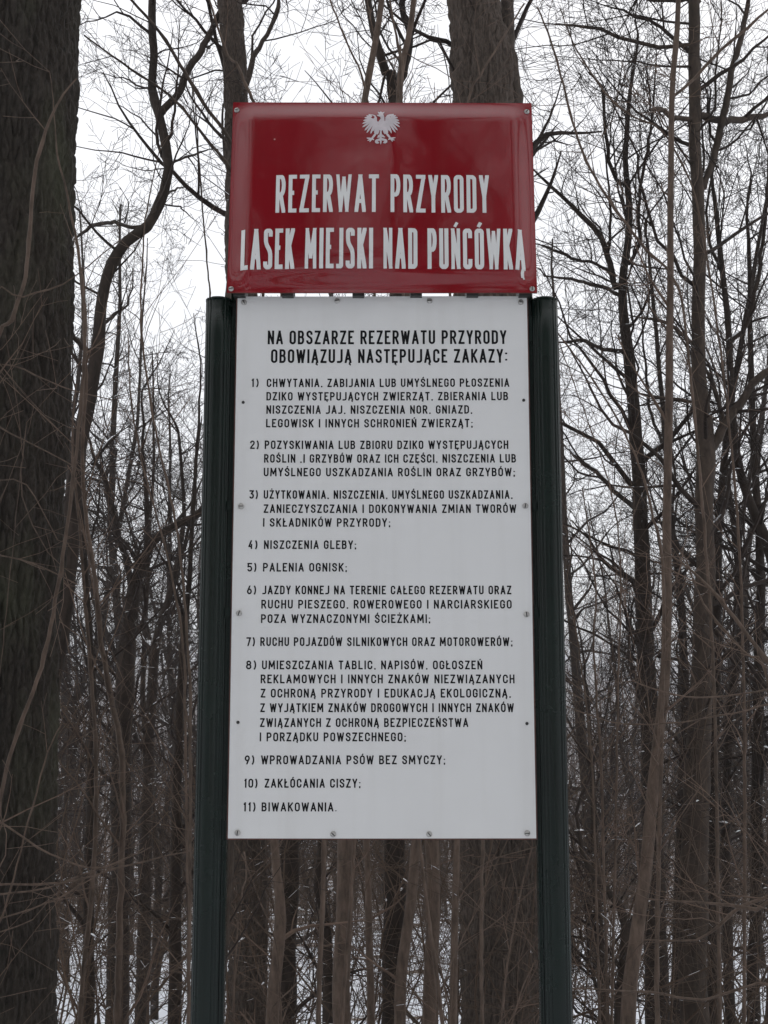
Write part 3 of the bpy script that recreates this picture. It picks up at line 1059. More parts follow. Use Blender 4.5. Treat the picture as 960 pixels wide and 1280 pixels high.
def ridge(amp, wide, tall, seed):
    o = Vector((seed * 3.7, seed * 1.3, seed))
    def f(p, d, r):
        q = Vector((p.x + d.x * r, p.y + d.y * r, p.z))
        w = noise.noise(q * 5 + o) * 0.35
        q2 = Vector((q.x / wide + w, q.y / wide + w, q.z / tall)) + o
        dist, _ = noise.voronoi(q2)
        e = dist[1] - dist[0]
        h = smooth(0.0, 1.0, min(1.0, e * 2.8)) 
        h = h * (0.75 + 0.25 * noise.noise(q * 60))
        w2 = noise.noise(q * 2.2 + o * 2) * 0.5
        d2, _ = noise.voronoi(Vector((q.x / (wide * 2.7) + w2, q.y / (wide * 2.7) + w2, q.z / (tall * 4.5))) + o)
        h = h * 0.75 + smooth(0.0, 0.45, d2[1] - d2[0]) * 0.7 - 0.25
        big = noise.noise(q * 2.3 + o) * r * 0.035
        return (h - 0.6) * amp + big
    return f
TREES = []
def tree(label, Y, trunk, limbs=(), mat='bark_dark', tmat='twig_dark', crown=None, seed=1, group=None, name='bare_tree', cat='tree', near=None, wob=0.05, ground=True, limb_lvl=1, limb_k=1.0):
    rng = random.Random(seed)
    tp = path3(trunk, Y, rng, wob, 0.0, ground)
    base = tp[-1]
    root = org_empty(name, (base[0], base[1], max(base[2], ground_z(base[0], base[1])) if ground else base[2]), label, cat, group)
    mpx = Y / F_PX
    st = 0.02 if near else max(0.06, 0.1)
    sp = crspline(tp, near[3] if near else st)
    mb = MB()
    pts = [Vector(q[:3]) for q in sp]
    rads = [q[3] * (1 + 0.035 * noise.noise(Vector((q[0] * 3, q[1] * 3, q[2] * 4 + seed)))) for q in sp]
    if near:
        mb.tube(pts, rads, near[2], True, ridge(near[0], near[1], near[1] * 3.6, seed))
    else:
        # slight kinks and knots so that the stem is not a clean tube
        for i in range(1, len(pts) - 1):
            k = rads[i]
            pts[i] = pts[i] + Vector((noise.noise(Vector((pts[i].z * 2.3, seed, 0))), noise.noise(Vector((pts[i].z * 2.3, seed, 9))), 0)) * min(0.02, k * 0.35)
            if rng.random() < 0.05: rads[i] *= 1.1
        mb.tube(pts, rads, 12 if rads[len(rads) // 2] / mpx > 5 else 8, True)
    mb.build('trunk', M[mat], root)
    cb = MB()
    SNOW.clear()
    lim_sp = []
    for lm in limbs:
        dy = rng.uniform(-0.1, 0.1) * Y
        lp = path3(lm, Y, rng, 0.02, dy, False)
        # the limb leaves the nearest stem or earlier limb
        best = None
        for src in [sp] + lim_sp:
            for q in src:
                dd = (q[0] - lp[0][0]) ** 2 + (q[2] - lp[0][2]) ** 2
                if best is None or dd < best[0]: best = (dd, q)
        if best[0] < 0.6 ** 2:
            q = best[1]
            lp = [(q[0], q[1], q[2], min(q[3] * 0.9, lp[0][3] * 1.15))] + [(a[0], a[1] + (q[1] - lp[0][1]) * max(0, 1 - i / 3), a[2], a[3]) for i, a in enumerate(lp)]
        lp[-1] = (*lp[-1][:3], lp[-1][3] * 0.55)
        # measured from the joint outwards
        ls = crspline(lp, 0.07)
        lb = MB()
        lpts = [Vector(q[:3]) for q in ls]
        for i in range(2, len(lpts) - 1):
            lpts[i] = lpts[i] + Vector((rng.gauss(0, 1), rng.gauss(0, 1), rng.gauss(0, 1))) * min(0.006, ls[i][3] * 0.4)
        lb.tube(lpts, [q[3] for q in ls], 7, True)
        lb.build('limb', M[mat], root)
        lim_sp.append(ls)
        for i in range(0, len(lpts) - 1, 2):
            dv = lpts[i + 1] - lpts[i]
            if abs(dv.normalized().z) < 0.75: SNOW.append((lpts[i], dv, ls[i][3]))
    if crown:
        n, L, lvl, t0, t1 = crown[:5]
        for src in [sp[::-1]] + lim_sp:
            tip = Vector(src[-1][:3]); dv = (tip - Vector(src[-3][:3])).normalized()
            grow(cb, tip - dv * 0.01, dv, src[-1][3] * 0.97, rng.uniform(0.6, 1.3), 2, rng, wig=0.16, up=0.05, crook=0.1)
        for j in range(n):
            t = t0 + (t1 - t0) * (j + rng.random()) / n
            i = min(len(sp) - 2, max(0, int((1 - t) * (len(sp) - 1)))) if False else min(len(sp) - 2, max(0, int(t * (len(sp) - 1))))
            q = Vector(sp[i][:3]); dd = (Vector(sp[i][:3]) - Vector(sp[i + 1][:3])).normalized()
            ang = R(rng.uniform(35, 80))
            nd = dd * math.cos(ang) + rnd_perp(dd, rng) * math.sin(ang)
            grow(cb, q, nd, min(sp[i][3] * 0.5, 0.03) * rng.uniform(0.35, 0.9), L * rng.uniform(0.5, 1.2), lvl, rng, wig=0.2, up=0.05, crook=0.08)
        for ls in lim_sp:
            tot = sum(math.dist(ls[i][:3], ls[i + 1][:3]) for i in range(len(ls) - 1))
            m = max(3, int(tot * 4.5 * limb_k))
            for j in range(m):
                i = min(len(ls) - 2, int((0.1 + 0.9 * rng.random()) * (len(ls) - 1)))
                q = Vector(ls[i][:3]); dd = (Vector(ls[i + 1][:3]) - q).normalized()
                ang = R(rng.uniform(25, 65))
                nd = dd * math.cos(ang) + rnd_perp(dd, rng) * math.sin(ang)
                grow(cb, q, nd, max(0.0015, ls[i][3] * rng.uniform(0.3, 0.55)), rng.uniform(0.35, 1.0) * min(1.6, L), max(1, lvl - 1), rng, wig=0.2, up=0.05, crook=0.1)
    if cb.v:
        cb.build('crown', M[tmat], root)
        sm = snow_build(root, SNOW, 0.07 if Y > 6 else 0.03, rng)
        if sm.v: tag(sm.build('snow', M['snow'], root), kind='stuff')
    return root

# trunks are listed from the top of the picture down
tree('thick dark ridged trunk filling the left edge of the photo', 4.3,
     [(22, -700, 150), (16, -200, 162), (10, 0, 172), (3, 320, 172), (-5, 640, 168), (-12, 960, 162), (-20, 1280, 172)],
     mat='bark_ridged', seed=3, near=(0.020, 0.023, 420, 0.008), wob=0.0)
tree('thick ridged trunk rising behind the right half of the sign', 7.0,
     [(586, -500, 50), (588, -200, 58), (592, 0, 66), (604, 130, 78), (612, 600, 88), (624, 1050, 98), (627, 1280, 104)],
     [[(652, 330, 24), (648, 200, 22), (643, 130, 21), (634, 20, 18), (634, -120, 14)]],
     mat='bark_ridged_brown', seed=5, near=(0.026, 0.032, 240, 0.016), wob=0.0, crown=(6, 1.6, 2, 0.05, 0.3))
tree('trunk standing behind the left edge of the sign, above its top left corner', 9.0,
     [(281, -400, 22), (283, -200, 27), (287, 0, 31), (296, 130, 31), (303, 600, 42), (309, 1050, 48), (309, 1280, 52)],
     [[(296, 150, 8), (310, 95, 8), (322, 60, 6), (345, 20, 5), (352, -60, 4)]],
     mat='bark_ridged_brown', seed=7, near=(0.018, 0.03, 130, 0.025), wob=0.0, crown=(12, 1.8, 3, 0.05, 0.5))
tree('crooked dark tree forking above a bend, right of the thick left trunk', 8.5,
     [(196, -120, 9), (190, 20, 10), (193, 70, 10), (190, 110, 11), (199, 145, 11), (207, 180, 12), (211, 210, 12.5), (205, 240, 12.5), (184, 283, 13.5), (158, 302, 14), (140, 330, 14), (128, 370, 14),
      (122, 430, 17), (112, 500, 18), (97, 560, 22), (92, 640, 22), (84, 720, 23), (74, 800, 23), (60, 870, 24), (46, 960, 25), (38, 1280, 28)],
     [[(203, 142, 10), (225, 115, 9), (238, 85, 9), (258, 50, 8), (272, 20, 7), (290, -40, 6)],
      [(165, 285, 5), (140, 278, 5), (115, 283, 5), (92, 300, 4)],
      [(212, 205, 3.5), (235, 195, 3), (262, 186, 3)],
      [(201, 246, 3), (215, 236, 3), (229, 233, 3)]],
     seed=11, crown=(26, 1.0, 3, 0.02, 0.6))
tree('dark Y shaped tree left of the green post, its right limb bending behind it', 10.5,
     [(178, 560, 4), (184, 640, 7), (183, 690, 10), (172, 720, 15), (163, 770, 20), (156, 850, 23), (152, 960, 25), (150, 1100, 27), (146, 1280, 30)],
     [[(172, 710, 10), (185, 690, 11), (200, 668, 11), (225, 655, 11), (250, 640, 10), (285, 600, 8)],
      [(165, 740, 9), (158, 700, 8), (150, 680, 8), (142, 645, 7), (132, 600, 6), (120, 578, 5), (108, 540, 4)],
      [(128, 590, 4), (143, 560, 4), (152, 545, 3)]],
     seed=13, crown=(22, 1.6, 3, 0.0, 0.6))
tree('slim dark tree forking just left of the left post', 12,
     [(225, 560, 4), (230, 640, 5), (222, 700, 7), (208, 760, 9), (195, 800, 11), (188, 900, 14), (183, 1020, 16), (178, 1280, 19)],
     [[(205, 770, 6), (218, 730, 6), (228, 690, 5), (240, 640, 4)], [(190, 810, 6), (180, 760, 5), (172, 700, 4)]],
     seed=17, crown=(20, 1.4, 3, 0.0, 0.6))
tree('tall trunk on the right that forks twice above a level side limb', 8.0,
     [(868, -250, 11), (867, 0, 14), (868, 100, 15), (870, 200, 15), (874, 300, 16), (873, 400, 17), (874, 480, 19), (882, 560, 24), (881, 640, 23), (879, 800, 26), (872, 960, 32), (867, 1100, 35), (868, 1280, 37)],
     [[(880, 235, 8), (893, 190, 9), (905, 145, 9), (914, 90, 8), (930, 30, 7), (945, -40, 6)],
      [(888, 560, 14), (903, 535, 12), (918, 515, 11), (940, 480, 10), (960, 462, 10), (990, 430, 8)],
      [(868, 57, 5), (840, 58, 5), (805, 57, 5), (775, 46, 4.5), (735, 34, 4), (690, 30, 3)],
      [(872, 4, 7), (840, 2, 6), (805, -1, 5), (770, -10, 4)],
      [(872, 142, 9), (895, 148, 9), (915, 150, 9), (945, 146, 8), (975, 140, 7)],
      [(868, 145, 7), (845, 143, 6), (825, 135, 6), (812, 138, 5)],
      [(873, 500, 5), (850, 498, 5), (825, 496, 4.5), (800, 492, 4)],
      [(876, 445, 6), (862, 425, 5), (845, 410, 5), (820, 400, 4), (790, 395, 3)],
      [(905, 532, 6), (898, 505, 6), (892, 480, 6), (880, 460, 5)]],
     mat='bark_smooth', seed=19, crown=(34, 1.6, 3, 0.0, 0.75), limb_k=1.2)
tree('slender pale brown pole stem left of the tall right trunk', 5.2,
     [(852, -250, 5), (848, 0, 6.5), (840, 120, 7), (838, 350, 8.5), (836, 500, 10), (834, 650, 11), (832, 830, 13), (820, 950, 14), (808, 1080, 16), (795, 1180, 18), (785, 1280, 20)],
     [[(840, 120, 4), (870, 95, 4), (905, 60, 4), (935, 35, 4), (975, 0, 3.5)]],
     mat='bark_brown', tmat='twig_brown', seed=23, crown=(14, 0.5, 2, 0.1, 0.8), wob=0.02)
tree('dark trunk between the right post and the pale pole, forking at half height', 9.5,
     [(785, 140, 6), (782, 200, 7), (786, 250, 8), (785, 300, 9), (778, 370, 11), (784, 430, 14), (793, 520, 16), (798, 600, 18), (803, 700, 20), (806, 800, 22), (812, 900, 24), (816, 1050, 27), (822, 1280, 32)],
     [[(768, 360, 8), (762, 330, 8), (752, 300, 7), (742, 285, 7), (725, 268, 6), (708, 250, 5), (684, 228, 4), (665, 210, 3)],
      [(780, 232, 5), (770, 225, 5), (762, 200, 5), (756, 150, 4), (752, 110, 4), (735, 90, 3)],
      [(768, 345, 4), (745, 330, 4), (722, 325, 4), (700, 315, 4), (672, 305, 3)],
      [(770, 370, 5), (745, 358, 5), (715, 350, 4), (680, 345, 4)],
      [(778, 440, 6), (755, 437, 5), (730, 427, 5), (705, 428, 5)],
      [(786, 330, 5), (800, 300, 5), (798, 260, 4), (806, 200, 4), (815, 150, 3), (820, 80, 3)],
      [(805, 640, 8), (775, 620, 6), (745, 590, 6), (725, 575, 6), (708, 560, 5)]],
     seed=29, crown=(34, 1.5, 3, 0.0, 0.7), limb_k=1.2)
tree('dark leaning trunk running off the right edge at mid height', 9.0,
     [(892, 240, 5), (902, 330, 7), (912, 430, 8), (915, 520, 9), (928, 600, 11), (945, 645, 12), (962, 690, 14), (975, 800, 16), (980, 1280, 22)],
     [[(912, 430, 6), (935, 400, 6), (950, 330, 5), (958, 260, 4), (962, 160, 3)], [(903, 340, 4), (888, 300, 4), (885, 250, 3), (900, 180, 3)]],
     seed=31, crown=(40, 1.5, 3, 0.0, 0.7), limb_k=1.4)
tree('thin straight trunk just inside the right edge, low in the photo', 9.8,
     [(936, 300, 5), (940, 500, 8), (950, 700, 11), (948, 900, 14), (945, 1100, 15), (942, 1280, 17)], seed=37, crown=(40, 1.4, 3, 0.0, 0.8))
tree('dark stem right of the tall right trunk, thin above and snow flecked below', 10.5,
     [(905, 560, 5), (922, 700, 8), (925, 800, 9), (912, 900, 11), (908, 1050, 12), (912, 1280, 14)], seed=41, crown=(36, 1.3, 3, 0.0, 0.8))
tree('stubby dark snow capped stem bending left beside the right post', 6.5,
     [(724, 1040, 5), (728, 1068, 7), (740, 1090, 8), (758, 1112, 9), (775, 1132, 11), (783, 1160, 14), (782, 1200, 17), (778, 1280, 20)],
     [[(752, 1105, 5), (750, 1075, 5), (757, 1060, 5), (775, 1048, 4), (800, 1035, 3)], [(750, 1040, 3), (765, 1030, 3), (798, 966, 2)]], seed=43, crown=(10, 0.5, 2, 0.1, 0.7))
tree('short grey brown stem standing right beside the right post', 8.5,
     [(735, 880, 5), (742, 1000, 8), (744, 1090, 10), (750, 1180, 12), (755, 1280, 14)], seed=47, crown=(30, 1.0, 3, 0.0, 0.8), mat='bark_smooth')
tree('dark upright stem between the pale pole and the tall right trunk', 11.0,
     [(812, 330, 4), (826, 480, 6), (838, 640, 8), (852, 760, 10), (856, 900, 12), (850, 1080, 14), (846, 1280, 16)],
     [[(832, 560, 4), (815, 520, 4), (806, 450, 3), (802, 390, 3)]], seed=211, crown=(22, 1.2, 3, 0.0, 0.8))
tree('slim dark stem beside the tall right trunk, leaning away to the upper right', 10.0,
     [(958, 250, 4), (935, 380, 6), (912, 520, 8), (900, 640, 10), (895, 800, 12), (893, 950, 13), (890, 1280, 15)],
     [[(905, 590, 5), (930, 540, 4), (962, 500, 3)]], seed=223, crown=(22, 1.2, 3, 0.0, 0.8))
tree('dark stem hard against the left side of the left post, low down', 9.5,
     [(246, 560, 4), (238, 700, 6), (228, 820, 9), (222, 950, 12), (220, 1100, 15), (218, 1280, 18)],
     [[(232, 770, 4), (215, 720, 4), (205, 660, 3)]], seed=227, crown=(20, 1.1, 3, 0.0, 0.8))
tree('dark stem between the thick left trunk and the Y shaped tree, low down', 9.0,
     [(98, 520, 4), (104, 660, 6), (112, 800, 8), (116, 900, 10), (112, 1050, 13), (110, 1280, 15)],
     [[(106, 700, 4), (122, 650, 3), (126, 590, 3)]], seed=229, crown=(20, 1.1, 3, 0.0, 0.8))
# stems behind the sign
tree('pale brown stem left of centre below the board', 5.8,
     [(490, -120, 5), (477, 0, 7), (462, 90, 8), (455, 130, 8), (445, 500, 14), (432, 1050, 20), (428, 1280, 23)], mat='bark_brown', tmat='twig_brown', seed=53, crown=(8, 0.5, 2, 0.05, 0.5), wob=0.0)
tree('dark rough trunk at the centre below the board, forking above the sign', 8.0,
     [(445, -120, 7), (460, 0, 8), (470, 50, 10), (482, 90, 12), (494, 130, 15), (496, 500, 20), (493, 1050, 26), (491, 1280, 27)],
     [[(494, 118, 9), (508, 80, 9), (512, 40, 8), (502, 5, 8), (515, -60, 6)]], seed=59, crown=(22, 1.6, 3, 0.0, 0.3))
tree('curved brown stem crossing just right of the dark centre trunk', 5.6,
     [(548, 700, 7), (530, 950, 10), (519, 1060, 12), (514, 1120, 13), (504, 1200, 14), (500, 1280, 15)], mat='bark_brown', tmat='twig_brown', seed=61, crown=(5, 0.4, 1, 0.3, 0.9), wob=0.0)
tree('pale brown stem right of centre below the board', 5.8,
     [(530, -120, 5), (514, 24, 7), (499, 130, 8), (512, 400, 11), (540, 1050, 16), (536, 1280, 18)], mat='bark_brown', tmat='twig_brown', seed=67, crown=(8, 0.5, 2, 0.05, 0.5), wob=0.0)
tree('thin dark trunk behind the pale stem at the left below the board', 8.5,
     [(400, 500, 8), (375, 900, 20), (362, 1050, 24), (357, 1280, 28)], mat='bark_dark', seed=71, crown=(10, 0.8, 2, 0.1, 0.9))
tree('pale brown stem in front of the dark trunk at the left below the board', 5.5,
     [(338, 800, 6), (343, 1050, 10), (350, 1150, 14), (341, 1280, 17)], mat='bark_brown', tmat='twig_brown', seed=73, crown=(5, 0.4, 1, 0.3, 0.9), wob=0.0)
tree('twisting dark stem near the centre left below the board', 7.5,
     [(395, 800, 7), (398, 1000, 9), (402, 1060, 10), (397, 1110, 11), (408, 1160, 11), (410, 1280, 15)], mat='bark_dark', seed=79, crown=(10, 0.6, 2, 0.1, 0.9))
tree('thinnest straight pale stem below the middle of the board', 6.2,
     [(455, 900, 6), (458, 1060, 8), (461, 1150, 9), (464, 1280, 10)], mat='bark_brown', tmat='twig_brown', seed=83, crown=(4, 0.4, 1, 0.3, 0.9), wob=0.0)
tree('thin pale stem before the thick ridged trunk below the board', 5.4,
     [(574, 900, 6), (571, 1060, 8), (569, 1150, 9), (566, 1280, 10)], mat='bark_brown', tmat='twig_brown', seed=89, crown=(4, 0.4, 1, 0.3, 0.9), wob=0.0)

# foreground saplings and shoots: each stem is a part of one shrub
def shrub(label, Y, stems, mat='bark_brown', tmat='twig_brown', seed=1, tw=1.0, group=None, root_px=None, name='sapling', cat='sapling', twr=1.0):
    rng = random.Random(seed)
    yb = Y
    rx = root_px if root_px is not None else stems[0][-1][0]
    b = P(rx, 1280, yb)
    gz = ground_z(b.x, yb)
    root = org_empty(name, (b.x, yb, gz), label, cat, group)
    cb = MB()
    for st in stems:
        dy = rng.uniform(-0.25, 0.1)
        sp3 = path3(st, Y, rng, 0.03, dy, False)
        e = sp3[-1]
        sp3.append((e[0] * 0.6 + b.x * 0.4 + 0.0, e[1] * 0.6 + yb * 0.4, e[2] * 0.45 + gz * 0.55, e[3] * 1.25))
        sp3.append((b.x + rng.uniform(-.05, .05), yb + rng.uniform(-.05, .05), gz - 0.1, e[3] * 1.5))
        sp3 = [(q[0], q[1], q[2], q[3] * 0.64) for q in sp3]
        s = crspline(sp3, 0.04)
        pts = [Vector(q[:3]) for q in s]
        for i in range(1, len(pts) - 1):
            pts[i] += Vector((rng.gauss(0, 1), rng.gauss(0, 1), rng.gauss(0, 1))) * 0.0012
        rads = [q[3] * (1.25 if i % 6 == 0 else 1) for i, q in enumerate(s)]
        mb = MB(); mb.tube(pts, rads, 6, True)
        mb.build('stem', M[mat], root)
        n = int(len(s) * 0.16 * tw)
        for j in range(n):
            i = min(len(s) - 2, int(rng.random() ** 1.3 * (len(s) - 1) * 0.8))
            dd = (Vector(s[i][:3]) - Vector(s[i + 1][:3])).normalized()
            ang = R(rng.uniform(25, 60))
            nd = dd * math.cos(ang) + rnd_perp(dd, rng) * math.sin(ang)
            grow(cb, Vector(s[i][:3]), nd, max(0.0012, s[i][3] * 0.5), rng.uniform(0.15, 0.55) * twr, 1, rng, wig=0.14, up=0.02, kids=(1, 4), minr=0.001)
    if cb.v: tag(cb.build('twigs', M[tmat], root), kind='stuff')
    return root
shrub('pale arching sapling crossing in front of the thick left trunk', 3.5,
      [[(96, 98, 3), (70, 132, 5), (52, 180, 6.5), (42, 225, 7.5), (36, 300, 7.5), (29, 360, 8), (14, 400, 8), (-10, 480, 8)],
       [(62, 90, 1.5), (66, 125, 2), (72, 190, 3), (84, 245, 4.5), (97, 310, 5), (105, 370, 6), (106, 430, 7), (96, 560, 7), (60, 800, 8), (0, 1000, 8)],
       [(100, 355, 3), (60, 365, 3), (25, 372, 3.5), (-15, 350, 4)], [(33, 155, 1.5), (50, 175, 2), (72, 196, 2.5), (92, 190, 2)],
       [(60, 140, 1.5), (30, 146, 2), (-5, 150, 3)], [(0, 178, 3), (45, 192, 2)]][:2] +
      [[(150, 300, 2), (80, 355, 3), (28, 372, 3.5), (-20, 420, 4)]], seed=101, root_px=-60, tw=0.5)
shrub('bundle of thin brown stems low on the left, crossing below the green post', 3.9,
      [[(239, 1063, 2.5), (156, 1083, 3.5), (78, 1103, 4), (0, 1106, 4.5), (-60, 1110, 5)],
       [(190, 1058, 2), (140, 1080, 3), (60, 1110, 3.5), (0, 1118, 4), (-60, 1130, 5)],
       [(77, 905, 2), (59, 942, 3), (31, 1045, 3.5), (3, 1145, 4), (-20, 1200, 5)],
       [(145, 1085, 2), (110, 1084, 3), (62, 1067, 3.5), (0, 1027, 4), (-60, 980, 4)],
       [(180, 1060, 1.5), (120, 1095, 2), (62, 1128, 3), (0, 1149, 3), (-50, 1160, 4)],
       [(62, 1125, 1.5), (40, 1150, 2), (0, 1165, 3), (-50, 1180, 3)]], seed=103, root_px=-80, tw=0.6)
shrub('fine reddish shoots reaching over the middle of the left trunk', 3.6,
      [[(100, 588, 2), (59, 565, 2.5), (0, 534, 3), (-50, 500, 3)],
       [(72, 675, 2), (34, 606, 2.5), (0, 600, 3), (-50, 600, 3)],
       [(97, 731, 2), (47, 706, 3), (0, 694, 3), (-60, 690, 4)],
       [(140, 500, 2), (78, 484, 2.5), (30, 462, 3), (0, 455, 3), (-50, 450, 3)],
       [(30, 555, 1.5), (28, 620, 2), (60, 690, 2), (95, 720, 1.5)][::-1]], seed=107, root_px=-90, tw=0.6)
shrub('tall brown sapling with a light stem left of the left post', 5.0,
      [[(100, 330, 4), (104, 400, 6), (108, 480, 7), (103, 560, 7), (108, 650, 8), (119, 728, 9), (126, 800, 10), (138, 870, 11), (152, 940, 12), (153, 1036, 12), (150, 1130, 13), (147, 1280, 14)],
       [(95, 480, 3), (90, 560, 4), (98, 640, 5), (104, 720, 6), (112, 820, 7), (120, 950, 8), (116, 1100, 9), (100, 1280, 10)]], seed=109, tw=1.2, twr=1.4)
shrub('very thin upright sapling curving toward the left post', 4.2,
      [[(202, 178, 2), (188, 240, 2.5), (180, 290, 3), (176, 400, 3.5), (184, 470, 4), (194, 537, 4), (208, 600, 4.5), (219, 650, 4.5), (228, 720, 5), (234, 800, 5), (238, 900, 6), (236, 1280, 7)],
       [(160, 420, 2), (164, 500, 3), (178, 580, 3), (205, 680, 4), (228, 800, 5), (232, 950, 5), (236, 1280, 6)]], seed=113, tw=1.0)
shrub('thin twiggy stem in the gap left of the red header', 4.4,
      [[(240, 90, 2), (246, 160, 2.5), (253, 260, 3), (260, 340, 3), (264, 420, 3.5), (262, 800, 5), (260, 1280, 6)],
       [(105, 44, 3), (140, 70, 4), (175, 94, 4.5), (219, 125, 5), (255, 170, 5.5), (290, 215, 6), (330, 300, 6), (300, 800, 7)],
       [(160, -5, 5), (200, 41, 6), (237, 100, 7), (262, 140, 7), (285, 172, 7), (320, 260, 8), (300, 800, 8)]], seed=127, tw=0.8, mat='bark_smooth', tmat='twig_dark')
shrub('light shoots slanting over the tree tops left of centre', 4.6,
      [[(255, -20, 3.5), (268, 20, 4), (285, 70, 5), (303, 95, 6), (340, 250, 7), (400, 900, 8)],
       [(405, -20, 3), (430, 45, 3.5), (455, 108, 4), (470, 250, 5), (450, 900, 6)]], seed=131, tw=0.5)
shrub('light slanting shoot before the thick trunk above the header', 4.6,
      [[(655, 5, 3), (630, 45, 3.5), (600, 95, 4), (585, 128, 4.5), (560, 300, 5), (600, 900, 6)],
       [(484, -20, 3), (492, 30, 4), (500, 70, 5), (501, 130, 5), (515, 900, 6)]], seed=137, tw=0.4)
shrub('long straight brown shoots leaning left beyond the right post', 5.2,
      [[(672, 10, 3), (690, 55, 4), (710, 130, 4.5), (728, 190, 5), (755, 240, 5.5), (790, 290, 6), (815, 320, 6), (840, 345, 5), (858, 420, 5), (890, 800, 6), (900, 1280, 8)],
       [(700, 10, 2), (720, 60, 3), (760, 120, 4), (790, 145, 4), (836, 175, 4), (880, 300, 4), (925, 700, 6), (930, 1280, 8)],
       [(663, 370, 2), (700, 420, 3), (745, 480, 3.5), (790, 560, 4), (815, 640, 5), (830, 760, 6), (822, 1280, 10)]], seed=139, tw=1.3, mat='bark_brown')
shrub('near brown bough hanging across the lower right corner', 3.8,
      [[(810, 1124, 3), (870, 1128, 4.5), (915, 1132, 7), (945, 1138, 7), (985, 1142, 8)],
       [(700, 1235, 2), (760, 1238, 3), (812, 1240, 4.5), (880, 1250, 5), (912, 1240, 4.5), (985, 1246, 6)],
       [(806, 1175, 3), (870, 1175, 4.5), (900, 1155, 6), (925, 1135, 7), (960, 1120, 7), (1000, 1110, 8)],
       [(700, 880, 2), (780, 905, 2.5), (870, 900, 3), (960, 880, 4), (1010, 860, 5)],
       [(790, 850, 2), (820, 862, 3), (880, 872, 3), (960, 862, 4), (1010, 850, 5)]], seed=149, root_px=1060, tw=0.9)
shrub('slanting brown stem crossing the tall right trunk at mid height', 4.6,
      [[(830, 690, 3), (865, 713, 5), (900, 750, 7), (935, 795, 8), (958, 825, 9), (1000, 900, 10), (1040, 1280, 12)],
       [(858, 700, 3), (880, 755, 4), (930, 815, 5), (965, 870, 6), (1030, 1280, 9)]], seed=151, root_px=1060, tw=1.2, twr=1.3)
shrub('upright shoots in the open gap beside the right post', 6.0,
      [[(728, 610, 2), (738, 680, 3), (745, 740, 3.5), (742, 800, 4), (746, 880, 4.5), (752, 980, 5), (760, 1280, 6)],
       [(700, 430, 1.5), (725, 500, 2), (760, 600, 2.5), (775, 700, 3), (772, 900, 4), (765, 1280, 6)],
       [(712, 740, 2), (722, 800, 3), (735, 900, 3.5), (742, 1000, 4), (750, 1280, 5)]], seed=157, tw=2.0, twr=1.5)
shrub('tangle of thin shoots beneath the board at the left', 5.0,
      [[(292, 1052, 2), (305, 1075, 3), (322, 1120, 3), (345, 1180, 3.5), (352, 1280, 4)],
       [(305, 1065, 3), (308, 1095, 3.5), (300, 1130, 4), (292, 1280, 5)],
       [(400, 1185, 2), (375, 1225, 2.5), (350, 1250, 3), (335, 1280, 4)]], seed=163, tw=1.4)
shrub('crossing thin shoots before the ridged trunk beneath the board', 4.8,
      [[(600, 1130, 2), (580, 1170, 2.5), (560, 1215, 3), (545, 1280, 4)], [(535, 1165, 2), (548, 1200, 3), (556, 1240, 3), (562, 1280, 3.5)],
       [(665, 1060, 2), (648, 1130, 3), (632, 1220, 4), (625, 1280, 4.5)], [(670, 1200, 2), (655, 1230, 2.5), (640, 1280, 3)]], seed=167, tw=1.2)

# ------------------------------------------------------------------ the wood behind: prototypes and copies
def proto_tree(seed, H, r0, t_lo, nbr, Lb, lvl, lean=0.05, fork=False):
    rng = random.Random(seed)
    mb = MB(); cb = MB()
    p = Vector((0, 0, -0.3)); d = Vector((rng.gauss(0, lean), rng.gauss(0, lean), 1)).normalized()
    n = 26
    pts = [p]; rad = [r0 * 1.15]
    for i in range(n):
        d = (d + rnd_perp(d, rng) * rng.gauss(0, 0.05) + UP * 0.03).normalized()
        p = p + d * (H / n)
        pts.append(p); rad.append(r0 * (1 - 0.9 * ((i + 1) / n) ** 1.1) + 0.004)
    pts.insert(1, pts[0].lerp(pts[1], 0.6)); rad.insert(1, r0 * 1.25); rad[0] = r0 * 1.9
    mb.tube(pts, rad, 9, True)
    if fork:
        i = int(n * rng.uniform(0.3, 0.5))
        q = pts[i]; dd = (Vector((rng.gauss(0, 1), rng.gauss(0, 1), 0)).normalized() * 0.5 + UP).normalized()
        fp = [q]; fr = [rad[i] * 0.75]
        m = n - i
        for k in range(m):
            dd = (dd + rnd_perp(dd, rng) * rng.gauss(0, 0.07) + UP * 0.05).normalized()
            q = q + dd * (H / n)
            fp.append(q); fr.append(rad[i] * 0.75 * (1 - 0.9 * (k + 1) / m) + 0.003)
        mb.tube(fp, fr, 7, True)
        src = [(pts, rad), (fp, fr)]
    else:
        src = [(pts, rad)]
    for (sp_, sr) in src:
        nb = int(nbr * len(sp_) / (n + 1))
        lo = t_lo if sp_ is pts else 0.1
        for j in range(nb):
            t = lo + (0.99 - lo) * (j + rng.random()) / nb
            f = t * (len(sp_) - 1); i = min(len(sp_) - 2, int(f)); f -= i
            q = sp_[i].lerp(sp_[i + 1], f)
            ang = R(rng.uniform(35, 75))
            dd = (sp_[i + 1] - sp_[i]).normalized()
            nd = dd * math.cos(ang) + rnd_perp(dd, rng) * math.sin(ang)
            rr = sr[i] * (1 - f) + sr[i + 1] * f
            grow(cb, q, nd, max(0.005, min(0.05, rr * rng.uniform(0.25, 0.55))), Lb * rng.uniform(0.5, 1.2) * (1.15 - 0.6 * t), lvl, rng, wig=0.17, up=0.05, kids=(3, 5), minr=0.003, crook=0.1)
    return mb, cb
PROT = []
